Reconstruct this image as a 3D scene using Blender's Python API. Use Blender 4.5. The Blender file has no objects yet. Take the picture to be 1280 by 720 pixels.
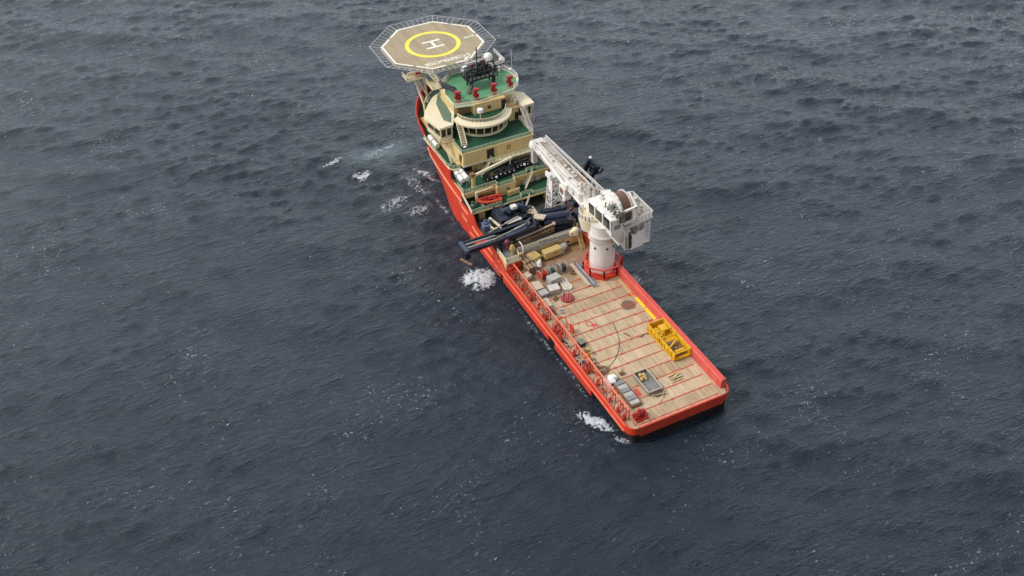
import bpy, bmesh, math, random
import numpy as np
from mathutils import Vector, Matrix, noise
random.seed(7)
R_ = math.radians
SC = bpy.context.scene
COL = SC.collection
PI = math.pi

# ------------------------------------------------------------------ camera
cam_d = bpy.data.cameras.new('camera')
cam = bpy.data.objects.new('camera', cam_d)
COL.objects.link(cam)
cam.location = (-101.0237, -134.6597, 180.0230)
cam.rotation_euler = (R_(50.16415), R_(1.90164), R_(-25.84049))
cam_d.sensor_width = 36
cam_d.lens = 36 * 1335.657 / 1280
cam_d.clip_start = 1
cam_d.clip_end = 20000
SC.camera = cam

# ------------------------------------------------------------------ light
SUN_EL, SUN_AZ = 50, -72         # degrees; azimuth is measured from +Y (bow) towards +X (starboard)
world = bpy.data.worlds.new('World')
SC.world = world
world.use_nodes = True
wt = world.node_tree
wt.nodes.clear()
sky = wt.nodes.new('ShaderNodeTexSky')
sky.sky_type = 'NISHITA'
sky.sun_disc = False
sky.sun_elevation = R_(SUN_EL)
sky.sun_rotation = R_(SUN_AZ)
sky.dust_density = 4.0
sky.air_density = 1.2
hs = wt.nodes.new('ShaderNodeHueSaturation')
hs.inputs['Saturation'].default_value = 0.34
bg = wt.nodes.new('ShaderNodeBackground')
bg.inputs['Strength'].default_value = 0.11
wo = wt.nodes.new('ShaderNodeOutputWorld')
wt.links.new(sky.outputs[0], hs.inputs['Color'])
# high thin overcast: a broken grey cloud layer over the sky, brighter towards the horizon
g_tc = wt.nodes.new('ShaderNodeTexCoord'); g_n = wt.nodes.new('ShaderNodeTexNoise'); g_n.inputs['Scale'].default_value = 2.2; g_n.inputs['Detail'].default_value = 5
wt.links.new(g_tc.outputs['Generated'], g_n.inputs['Vector'])
g_r = wt.nodes.new('ShaderNodeValToRGB'); g_r.color_ramp.elements[0].position = .35; g_r.color_ramp.elements[1].position = .68
g_r.color_ramp.elements[0].color = (4.3, 4.8, 5.4, 1); g_r.color_ramp.elements[1].color = (10.9, 11.6, 12.4, 1)
wt.links.new(g_n.outputs[0], g_r.inputs[0])
g_m = wt.nodes.new('ShaderNodeMix'); g_m.data_type = 'RGBA'; g_m.inputs[0].default_value = .75
g_s = wt.nodes.new('ShaderNodeSeparateXYZ'); wt.links.new(g_tc.outputs['Generated'], g_s.inputs[0])
g_h = wt.nodes.new('ShaderNodeMapRange'); g_h.inputs['From Min'].default_value = .2; g_h.inputs['From Max'].default_value = .85; g_h.inputs['To Min'].default_value = 2.85; g_h.inputs['To Max'].default_value = .8
wt.links.new(g_s.outputs['Z'], g_h.inputs[0])
g_v = wt.nodes.new('ShaderNodeVectorMath'); g_v.operation = 'SCALE'; wt.links.new(g_r.outputs[0], g_v.inputs[0])
g_a = wt.nodes.new('ShaderNodeMapRange'); g_a.inputs['From Min'].default_value = -.7; g_a.inputs['From Max'].default_value = .6; g_a.inputs['To Min'].default_value = .24; g_a.inputs['To Max'].default_value = 1.08   # lighting bias added to the cloud: brighter ahead for the sea, dimmer astern
wt.links.new(g_s.outputs['Y'], g_a.inputs[0])
g_p = wt.nodes.new('ShaderNodeMath'); g_p.operation = 'MULTIPLY'; wt.links.new(g_h.outputs[0], g_p.inputs[0]); wt.links.new(g_a.outputs[0], g_p.inputs[1])
wt.links.new(g_p.outputs[0], g_v.inputs['Scale'])
wt.links.new(hs.outputs[0], g_m.inputs[6]); wt.links.new(g_v.outputs[0], g_m.inputs[7])
wt.links.new(g_m.outputs[2], bg.inputs['Color'])
wt.links.new(bg.outputs[0], wo.inputs['Surface'])
sd = bpy.data.lights.new('sun', 'SUN')
sd.energy = 1.75
sd.angle = R_(12)
sd.color = (1.0, 0.95, 0.86)
sun = bpy.data.objects.new('sun', sd)
COL.objects.link(sun)
sv = Vector((math.sin(R_(SUN_AZ)) * math.cos(R_(SUN_EL)), math.cos(R_(SUN_AZ)) * math.cos(R_(SUN_EL)), math.sin(R_(SUN_EL))))
sun.rotation_euler = sv.to_track_quat('Z', 'Y').to_euler()
SC.view_settings.view_transform = 'Standard'
SC.view_settings.look = 'None'
SC.view_settings.gamma = 1
SC.view_settings.exposure = 0.12

# ------------------------------------------------------------------ materials
def nd(nt, typ, **kw):
    n = nt.nodes.new(typ)
    for k, v in kw.items():
        if hasattr(n, k): setattr(n, k, v)
        else: n.inputs[k].default_value = v
    return n

def paint(name, rgb, rough=0.5, var=0.18, dirt=(0.12, 0.07, 0.04), amt=0.25, scale=0.6, stretch=(1, 1, 1), metal=0.0, bump=0.0, spec=0.4, streak=None):
    m = bpy.data.materials.new(name); m.use_nodes = True
    nt = m.node_tree; L = nt.links
    b = nt.nodes['Principled BSDF']
    tc = nd(nt, 'ShaderNodeTexCoord')
    mp = nd(nt, 'ShaderNodeMapping'); mp.inputs['Scale'].default_value = stretch
    L.new(tc.outputs['Object'], mp.inputs[0])
    n1 = nd(nt, 'ShaderNodeTexNoise'); n1.inputs['Scale'].default_value = scale; n1.inputs['Detail'].default_value = 6; n1.inputs['Roughness'].default_value = .65
    n2 = nd(nt, 'ShaderNodeTexNoise'); n2.inputs['Scale'].default_value = scale * 3.1; n2.inputs['Detail'].default_value = 8; n2.inputs['Roughness'].default_value = .75
    L.new(mp.outputs[0], n1.inputs['Vector']); L.new(mp.outputs[0], n2.inputs['Vector'])
    r1 = nd(nt, 'ShaderNodeMapRange'); r1.inputs['From Min'].default_value = .3; r1.inputs['From Max'].default_value = .7
    r1.inputs['To Min'].default_value = 1 - var; r1.inputs['To Max'].default_value = 1 + var
    L.new(n1.outputs[0], r1.inputs[0])
    mul = nd(nt, 'ShaderNodeVectorMath', operation='SCALE'); mul.inputs[0].default_value = rgb
    L.new(r1.outputs[0], mul.inputs['Scale'])
    r2 = nd(nt, 'ShaderNodeMapRange'); r2.inputs['From Min'].default_value = .54; r2.inputs['From Max'].default_value = .74
    r2.inputs['To Max'].default_value = amt
    L.new(n2.outputs[0], r2.inputs[0])
    mx = nd(nt, 'ShaderNodeMix', data_type='RGBA')
    L.new(r2.outputs[0], mx.inputs[0]); L.new(mul.outputs[0], mx.inputs[6]); mx.inputs[7].default_value = (*dirt, 1)
    out = mx.outputs[2]
    if streak:      # rust runs: narrow vertical streaks, plus plate seams every few metres
        mp2 = nd(nt, 'ShaderNodeMapping'); mp2.inputs['Scale'].default_value = (1.6, 1.6, .1); L.new(tc.outputs['Object'], mp2.inputs[0])
        n3 = nd(nt, 'ShaderNodeTexNoise'); n3.inputs['Scale'].default_value = 1.2; n3.inputs['Detail'].default_value = 4; n3.inputs['Roughness'].default_value = .7; L.new(mp2.outputs[0], n3.inputs[0])
        r3 = nd(nt, 'ShaderNodeMapRange'); r3.inputs['From Min'].default_value = .56; r3.inputs['From Max'].default_value = .76; r3.inputs['To Max'].default_value = streak[1]; L.new(n3.outputs[0], r3.inputs[0])
        mx2 = nd(nt, 'ShaderNodeMix', data_type='RGBA'); L.new(r3.outputs[0], mx2.inputs[0]); L.new(out, mx2.inputs[6]); mx2.inputs[7].default_value = (*streak[0], 1)
        sx = nd(nt, 'ShaderNodeSeparateXYZ'); L.new(tc.outputs['Object'], sx.inputs[0])
        dv = nd(nt, 'ShaderNodeMath', operation='DIVIDE'); L.new(sx.outputs['Y'], dv.inputs[0]); dv.inputs[1].default_value = 4.3
        fr = nd(nt, 'ShaderNodeMath', operation='FRACT'); L.new(dv.outputs[0], fr.inputs[0])
        lt = nd(nt, 'ShaderNodeMath', operation='LESS_THAN'); L.new(fr.outputs[0], lt.inputs[0]); lt.inputs[1].default_value = .035
        ml = nd(nt, 'ShaderNodeMath', operation='MULTIPLY'); L.new(lt.outputs[0], ml.inputs[0]); ml.inputs[1].default_value = .35
        mx3 = nd(nt, 'ShaderNodeMix', data_type='RGBA'); L.new(ml.outputs[0], mx3.inputs[0]); L.new(mx2.outputs[2], mx3.inputs[6]); mx3.inputs[7].default_value = (*streak[0], 1)
        out = mx3.outputs[2]
    L.new(out, b.inputs['Base Color'])
    b.inputs['Roughness'].default_value = rough; b.inputs['Metallic'].default_value = metal
    b.inputs['Specular IOR Level'].default_value = spec
    if bump:
        bp = nd(nt, 'ShaderNodeBump'); bp.inputs['Strength'].default_value = bump; bp.inputs['Distance'].default_value = .1
        L.new(n2.outputs[0], bp.inputs['Height']); L.new(bp.outputs[0], b.inputs['Normal'])
    return m

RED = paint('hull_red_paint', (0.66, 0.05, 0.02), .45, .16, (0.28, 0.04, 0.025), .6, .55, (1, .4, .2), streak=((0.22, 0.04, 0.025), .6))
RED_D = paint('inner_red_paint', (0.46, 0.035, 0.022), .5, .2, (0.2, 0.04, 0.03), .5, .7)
RED_L = paint('red_rail_paint', (0.66, 0.07, 0.045), .45, .15, (0.35, 0.05, 0.03), .4, .8)
LASH = paint('worn_red_rail_paint', (0.52, 0.085, 0.052), .6, .2, (0.28, 0.13, 0.08), .7, 1.1)
RUBL = paint('light_red_edge_paint', (0.80, 0.19, 0.11), .5, .1, (0.5, 0.1, 0.06), .4, .7)
PINKRED = paint('pinkish_red_paint', (0.60, 0.095, 0.07), .55, .15, (0.4, 0.12, 0.09), .4, .5)  # pinkish tint paints in the starboard bulwark's hazy light; deck marks share it
RUB = paint('orange_rub_paint', (0.85, 0.38, 0.2), .5, .1, (0.5, .2, .1), .3)
BOOT = paint('dark_underwater_paint', (0.022, 0.010, 0.010), .5, .3, (0.01, 0.01, 0.01), .5)
CREAM = paint('cream_paint', (0.72, 0.525, 0.245), .5, .09, (0.38, 0.25, 0.12), .4, .35, (1, 1, .3), streak=((0.30, 0.19, 0.09), .4))
CREAM_L = paint('pale_cream_paint', (0.80, 0.70, 0.48), .5, .07, (0.5, 0.4, 0.24), .25, .5)
WHITE = paint('white_paint', (0.78, 0.745, 0.70), .45, .09, (0.36, 0.27, 0.2), .45, .5, (1, 1, .3))
WHITE_B = paint('bright_white_paint', (0.86, 0.84, 0.80), .4, .05, (0.6, 0.5, 0.4), .2, 1.0)
GREYW = paint('weathered_white_paint', (0.60, 0.54, 0.49), .5, .15, (0.28, 0.2, 0.15), .5, .8)
GREEN = paint('green_deck_paint', (0.014, 0.072, 0.036), .6, .2, (0.05, 0.075, 0.045), .5, .35)
GREEN_L = paint('light_green_deck', (0.12, 0.33, 0.16), .6, .1, (0.2, 0.30, 0.18), .4, .4)  # lighter green for the top deck covering
GREEN_G = paint('grey_green_deck_paint', (0.13, 0.19, 0.13), .6, .15, (0.15, 0.14, 0.1), .4, .5)
RAILG = paint('pale_green_rail_paint', (0.50, 0.54, 0.36), .5, .1, (0.4, 0.4, 0.28), .3)
RAILW = paint('white_rail_paint', (0.74, 0.68, 0.63), .5, .1, (0.4, 0.3, 0.25), .3)
NETG = paint('grey_net_steel', (0.46, 0.45, 0.44), .5, .15, (0.25, 0.2, 0.16), .4)
NAVY = paint('navy_blue_paint', (0.011, 0.014, 0.028), .4, .4, (0.10, 0.10, 0.13), .4, .9)
NAVY_L = paint('worn_blue_paint', (0.045, 0.058, 0.10), .4, .3, (0.2, 0.2, 0.22), .5, 1.2)
BLACK = paint('black_paint', (0.018, 0.018, 0.02), .45, .3, (0.08, 0.07, 0.07), .4, 1.0)
DARK = paint('dark_grey_machinery', (0.055, 0.055, 0.052), .5, .4, (0.2, 0.17, 0.13), .5, 1.2)
MIDG = paint('grey_paint', (0.24, 0.235, 0.23), .5, .2, (0.2, 0.14, 0.1), .45, .8)
LIGHTG = paint('light_grey_paint', (0.42, 0.40, 0.37), .5, .2, (0.2, 0.14, 0.09), .7, .9)
BRONZE = paint('grey_green_machinery', (0.20, 0.21, 0.17), .5, .4, (0.08, 0.07, 0.05), .6, 1.2)
FLOOR_D = paint('dark_green_grey_floor', (0.055, 0.062, 0.050), .6, .3, (0.1, 0.07, 0.05), .5, .5)
ROPE = paint('brown_wire_rope', (0.16, 0.085, 0.05), .7, .2, (0.08, 0.045, 0.03), .5, 1.5, (.3, 6, 6), bump=.4)
BROWN = paint('brown_rusty_steel', (0.23, 0.135, 0.07), .7, .3, (0.08, 0.05, 0.03), .6, 1.0)
WOODL = paint('pale_timber', (0.55, 0.45, 0.33), .75, .15, (0.3, 0.22, 0.14), .5, 1.2)
OCHRE = paint('ochre_paint', (0.60, 0.42, 0.16), .5, .12, (0.3, 0.2, 0.1), .35, .7)
YELLOW = paint('yellow_paint', (0.72, 0.40, 0.012), .42, .15, (0.3, 0.15, 0.03), .4, .8)
YEL_MARK = paint('yellow_marking_paint', (0.90, 0.72, 0.045), .55, .06, (0.6, 0.5, 0.2), .35, 1.0)
WHITE_MARK = paint('white_marking_paint', (0.82, 0.78, 0.70), .55, .06, (0.5, 0.43, 0.34), .4, 1.0)
HELI = paint('helideck_tan_coating', (0.36, 0.283, 0.178), .75, .22, (0.2, 0.15, 0.1), .6, .45, (1, .12, 1))
ORANGE = paint('orange_boat_fabric', (0.66, 0.085, 0.03), .5, .15, (0.4, 0.06, 0.03), .4, 1.0)
CONE_O = paint('orange_plastic', (0.72, 0.24, 0.02), .5, .2, (0.2, 0.12, 0.05), .4, 1.2)
RUST = paint('reddish_stain', (0.20, 0.115, 0.085), .8, .15, (0.3, 0.19, 0.13), .5, 1.5)
MAROON = paint('maroon_red_machinery', (0.34, 0.024, 0.032), .5, .25, (0.1, 0.03, 0.03), .5, 1.0)
PURPLE = paint('magenta_painted_steel', (0.20, 0.035, 0.07), .5, .2, (0.1, 0.05, 0.06), .4)
CLOTH = paint('white_cloth', (0.82, 0.81, 0.80), .85, .06, (0.6, 0.58, 0.55), .3, 1.5)
BLUECLOTH = paint('blue_tarpaulin', (0.12, 0.15, 0.24), .7, .2, (0.2, 0.2, 0.22), .4, 1.5)
ROPEG = paint('dark_hose_rubber', (0.06, 0.055, 0.045), .6, .2)

gm = bpy.data.materials.new('dark_window_glass'); gm.use_nodes = True
_b = gm.node_tree.nodes['Principled BSDF']
_b.inputs['Base Color'].default_value = (0.03, 0.02, 0.016, 1); _b.inputs['Roughness'].default_value = .08
_n = nd(gm.node_tree, 'ShaderNodeTexNoise'); _n.inputs['Scale'].default_value = .8
_r = nd(gm.node_tree, 'ShaderNodeValToRGB'); _r.color_ramp.elements[0].color = (0.015, 0.012, 0.012, 1); _r.color_ramp.elements[1].color = (0.06, 0.035, 0.025, 1)
_t = nd(gm.node_tree, 'ShaderNodeTexCoord'); gm.node_tree.links.new(_t.outputs['Object'], _n.inputs[0])
gm.node_tree.links.new(_n.outputs[0], _r.inputs[0]); gm.node_tree.links.new(_r.outputs[0], _b.inputs['Base Color'])
GLASS = gm

def deck_material():
    m = bpy.data.materials.new('weathered_deck_planks'); m.use_nodes = True
    nt = m.node_tree; L = nt.links; b = nt.nodes['Principled BSDF']
    tc = nd(nt, 'ShaderNodeTexCoord'); sep = nd(nt, 'ShaderNodeSeparateXYZ')
    L.new(tc.outputs['Object'], sep.inputs[0])
    def math_(op, a, c=None):
        n = nd(nt, 'ShaderNodeMath', operation=op)
        for i, v in enumerate((a, c)):
            if v is None: continue
            if isinstance(v, (int, float)): n.inputs[i].default_value = v
            else: L.new(v, n.inputs[i])
        return n.outputs[0]
    px = math_('DIVIDE', sep.outputs['X'], 0.42)
    idx = math_('FLOOR', px)
    frac = math_('FRACT', px)
    bay = math_('FLOOR', math_('DIVIDE', math_('ADD', sep.outputs['Y'], 2.2), 3.62))
    cmb = nd(nt, 'ShaderNodeCombineXYZ'); L.new(idx, cmb.inputs[0]); L.new(bay, cmb.inputs[1])
    wn = nd(nt, 'ShaderNodeTexWhiteNoise', noise_dimensions='2D'); L.new(cmb.outputs[0], wn.inputs['Vector'])
    wb = nd(nt, 'ShaderNodeTexWhiteNoise', noise_dimensions='1D'); L.new(bay, wb.inputs['W'])
    ramp = nd(nt, 'ShaderNodeValToRGB')
    e = ramp.color_ramp.elements
    e[0].color = (0.32, 0.215, 0.122, 1); e[1].color = (0.71, 0.56, 0.39, 1)
    e2 = e.new(.5); e2.color = (0.56, 0.41, 0.262, 1)
    nz = nd(nt, 'ShaderNodeTexNoise'); nz.inputs['Scale'].default_value = .22; nz.inputs['Detail'].default_value = 7; nz.inputs['Roughness'].default_value = .7
    L.new(tc.outputs['Object'], nz.inputs[0])
    v = math_('ADD', math_('MULTIPLY', wn.outputs[0], .3), math_('ADD', math_('MULTIPLY', nz.outputs[0], .95), math_('MULTIPLY', wb.outputs[0], .34)))
    L.new(math_('SUBTRACT', v, .30), ramp.inputs[0])
    # long grey streaks along the planks and blotchy dirt
    mp = nd(nt, 'ShaderNodeMapping'); mp.inputs['Scale'].default_value = (2.4, .25, 1); L.new(tc.outputs['Object'], mp.inputs[0])
    n3 = nd(nt, 'ShaderNodeTexNoise'); n3.inputs['Scale'].default_value = 1.0; n3.inputs['Detail'].default_value = 5; n3.inputs['Roughness'].default_value = .7
    L.new(mp.outputs[0], n3.inputs[0])
    mr = nd(nt, 'ShaderNodeMapRange'); mr.inputs['From Min'].default_value = .5; mr.inputs['From Max'].default_value = .72; mr.inputs['To Max'].default_value = .7
    L.new(n3.outputs[0], mr.inputs[0])
    mx = nd(nt, 'ShaderNodeMix', data_type='RGBA'); L.new(mr.outputs[0], mx.inputs[0]); L.new(ramp.outputs[0], mx.inputs[6]); mx.inputs[7].default_value = (0.23, 0.185, 0.13, 1)
    # worn rust-brown forward end of the deck, with shade painted into the colour
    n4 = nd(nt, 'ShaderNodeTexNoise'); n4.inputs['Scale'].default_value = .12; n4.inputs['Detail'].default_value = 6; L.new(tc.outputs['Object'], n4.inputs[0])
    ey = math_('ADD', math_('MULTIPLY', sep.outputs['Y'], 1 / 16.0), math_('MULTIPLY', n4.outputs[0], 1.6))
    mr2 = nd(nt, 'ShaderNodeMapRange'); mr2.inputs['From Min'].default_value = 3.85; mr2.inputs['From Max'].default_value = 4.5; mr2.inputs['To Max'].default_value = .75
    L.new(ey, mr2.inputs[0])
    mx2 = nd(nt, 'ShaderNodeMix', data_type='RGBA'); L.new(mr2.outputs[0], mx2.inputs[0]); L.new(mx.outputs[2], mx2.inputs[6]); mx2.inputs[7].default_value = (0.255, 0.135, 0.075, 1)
    # seams
    sm = math_('LESS_THAN', frac, .1)
    seam = math_('MULTIPLY', sm, math_('MULTIPLY', n3.outputs[0], 1.25))
    mx3 = nd(nt, 'ShaderNodeMix', data_type='RGBA'); L.new(seam, mx3.inputs[0]); L.new(mx2.outputs[2], mx3.inputs[6]); mx3.inputs[7].default_value = (0.09, 0.065, 0.045, 1)
    # dark scuffs
    n5 = nd(nt, 'ShaderNodeTexNoise'); n5.inputs['Scale'].default_value = 1.1; n5.inputs['Detail'].default_value = 9; n5.inputs['Roughness'].default_value = .8; L.new(tc.outputs['Object'], n5.inputs[0])
    mr5 = nd(nt, 'ShaderNodeMapRange'); mr5.inputs['From Min'].default_value = .57; mr5.inputs['From Max'].default_value = .72; mr5.inputs['To Max'].default_value = .8
    L.new(n5.outputs[0], mr5.inputs[0])
    mx4 = nd(nt, 'ShaderNodeMix', data_type='RGBA'); L.new(mr5.outputs[0], mx4.inputs[0]); L.new(mx3.outputs[2], mx4.inputs[6]); mx4.inputs[7].default_value = (0.14, 0.10, 0.07, 1)
    L.new(mx4.outputs[2], b.inputs['Base Color'])
    b.inputs['Roughness'].default_value = .8; b.inputs['Specular IOR Level'].default_value = .25
    return m
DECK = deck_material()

def water_material():
    m = bpy.data.materials.new('sea_water'); m.use_nodes = True
    nt = m.node_tree; L = nt.links; b = nt.nodes['Principled BSDF']
    tc = nd(nt, 'ShaderNodeTexCoord')
    def noise_(scale, det=5, rough=.6, st=(1, 1, 1), rot=0, dist=0):
        mp = nd(nt, 'ShaderNodeMapping'); mp.inputs['Scale'].default_value = st; mp.inputs['Rotation'].default_value = (0, 0, rot)
        L.new(tc.outputs['Object'], mp.inputs[0])
        n = nd(nt, 'ShaderNodeTexNoise'); n.inputs['Scale'].default_value = scale; n.inputs['Detail'].default_value = det
        n.inputs['Roughness'].default_value = rough; n.inputs['Distortion'].default_value = dist
        L.new(mp.outputs[0], n.inputs[0]); return n.outputs[0]
    a = noise_(.3, 6, .6, (.8, 2.4, 1), R_(22), .4)
    c = noise_(1.0, 5, .6, (.7, 1.9, 1), R_(12), .5)
    b1 = nd(nt, 'ShaderNodeBump'); b1.inputs['Strength'].default_value = 1.0; b1.inputs['Distance'].default_value = .62
    b2 = nd(nt, 'ShaderNodeBump'); b2.inputs['Strength'].default_value = 1.0; b2.inputs['Distance'].default_value = .38
    L.new(a, b1.inputs['Height']); L.new(c, b2.inputs['Height']); L.new(b1.outputs[0], b2.inputs['Normal'])
    L.new(b2.outputs[0], b.inputs['Normal'])
    # base colour: deep slate with slow patches and a churned turquoise streak off the bow
    p = noise_(.02, 4, .6)
    mix = nd(nt, 'ShaderNodeMix', data_type='RGBA'); L.new(p, mix.inputs[0])
    mix.inputs[6].default_value = (0.009, 0.017, 0.028, 1); mix.inputs[7].default_value = (0.017, 0.027, 0.042, 1)
    sep = nd(nt, 'ShaderNodeVectorMath', operation='SUBTRACT'); L.new(tc.outputs['Object'], sep.inputs[0]); sep.inputs[1].default_value = (-19.5, 141, 0)
    sc = nd(nt, 'ShaderNodeVectorMath', operation='MULTIPLY'); L.new(sep.outputs[0], sc.inputs[0]); sc.inputs[1].default_value = (1 / 12, 1 / 6, 0)
    ln = nd(nt, 'ShaderNodeVectorMath', operation='LENGTH'); L.new(sc.outputs[0], ln.inputs[0])
    ad = nd(nt, 'ShaderNodeMath', operation='ADD'); L.new(ln.outputs['Value'], ad.inputs[0]); L.new(noise_(.25, 5, .7, (1, 1.8, 1), R_(20), .8), ad.inputs[1])
    mr = nd(nt, 'ShaderNodeMapRange'); mr.inputs['From Min'].default_value = 1.75; mr.inputs['From Max'].default_value = .6; mr.inputs['To Max'].default_value = .75
    L.new(ad.outputs[0], mr.inputs[0])
    mx = nd(nt, 'ShaderNodeMix', data_type='RGBA'); L.new(mr.outputs[0], mx.inputs[0]); L.new(mix.outputs[2], mx.inputs[6]); mx.inputs[7].default_value = (0.09, 0.165, 0.18, 1)
    # small broken flecks: foam, and sea glints painted into the base colour
    f = noise_(1.15, 3, .5, (1, 1.5, 1), R_(40), 1.2); g = noise_(.045, 3, .5)
    fm = nd(nt, 'ShaderNodeMath', operation='ADD'); L.new(f, fm.inputs[0])
    gm_ = nd(nt, 'ShaderNodeMath', operation='MULTIPLY'); L.new(g, gm_.inputs[0]); gm_.inputs[1].default_value = .35; L.new(gm_.outputs[0], fm.inputs[1])
    fr = nd(nt, 'ShaderNodeMapRange'); fr.inputs['From Min'].default_value = .87; fr.inputs['From Max'].default_value = .96; fr.inputs['To Max'].default_value = .8
    L.new(fm.outputs[0], fr.inputs[0])
    mf = nd(nt, 'ShaderNodeMix', data_type='RGBA'); L.new(fr.outputs[0], mf.inputs[0]); L.new(mx.outputs[2], mf.inputs[6]); mf.inputs[7].default_value = (0.5, 0.52, 0.54, 1)
    L.new(mf.outputs[2], b.inputs['Base Color'])
    b.inputs['Roughness'].default_value = .12; b.inputs['IOR'].default_value = 1.333
    return m
WATER = water_material()
def foam_material():
    m = bpy.data.materials.new('white_sea_foam'); m.use_nodes = True
    nt = m.node_tree; L = nt.links; b = nt.nodes['Principled BSDF']
    b.inputs['Base Color'].default_value = (0.66, 0.71, 0.75, 1); b.inputs['Roughness'].default_value = .7
    at = nd(nt, 'ShaderNodeAttribute'); at.attribute_name = 'foam_amount'
    tc = nd(nt, 'ShaderNodeTexCoord'); n = nd(nt, 'ShaderNodeTexNoise'); n.inputs['Scale'].default_value = 1.5; n.inputs['Detail'].default_value = 7; n.inputs['Roughness'].default_value = .78; n.inputs['Distortion'].default_value = 1.4
    L.new(tc.outputs['Object'], n.inputs[0])
    ad = nd(nt, 'ShaderNodeMath', operation='MULTIPLY_ADD'); L.new(n.outputs[0], ad.inputs[0]); ad.inputs[1].default_value = 3.4; ad.inputs[2].default_value = -1.85
    sm = nd(nt, 'ShaderNodeMath', operation='ADD'); L.new(at.outputs['Fac'], sm.inputs[0]); L.new(ad.outputs[0], sm.inputs[1])
    mr = nd(nt, 'ShaderNodeMapRange', interpolation_type='SMOOTHSTEP'); mr.inputs['From Min'].default_value = .15; mr.inputs['From Max'].default_value = 1.15; mr.inputs['To Max'].default_value = .9
    L.new(sm.outputs[0], mr.inputs[0]); L.new(mr.outputs[0], b.inputs['Alpha'])
    return m
FOAM = foam_material()

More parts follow.
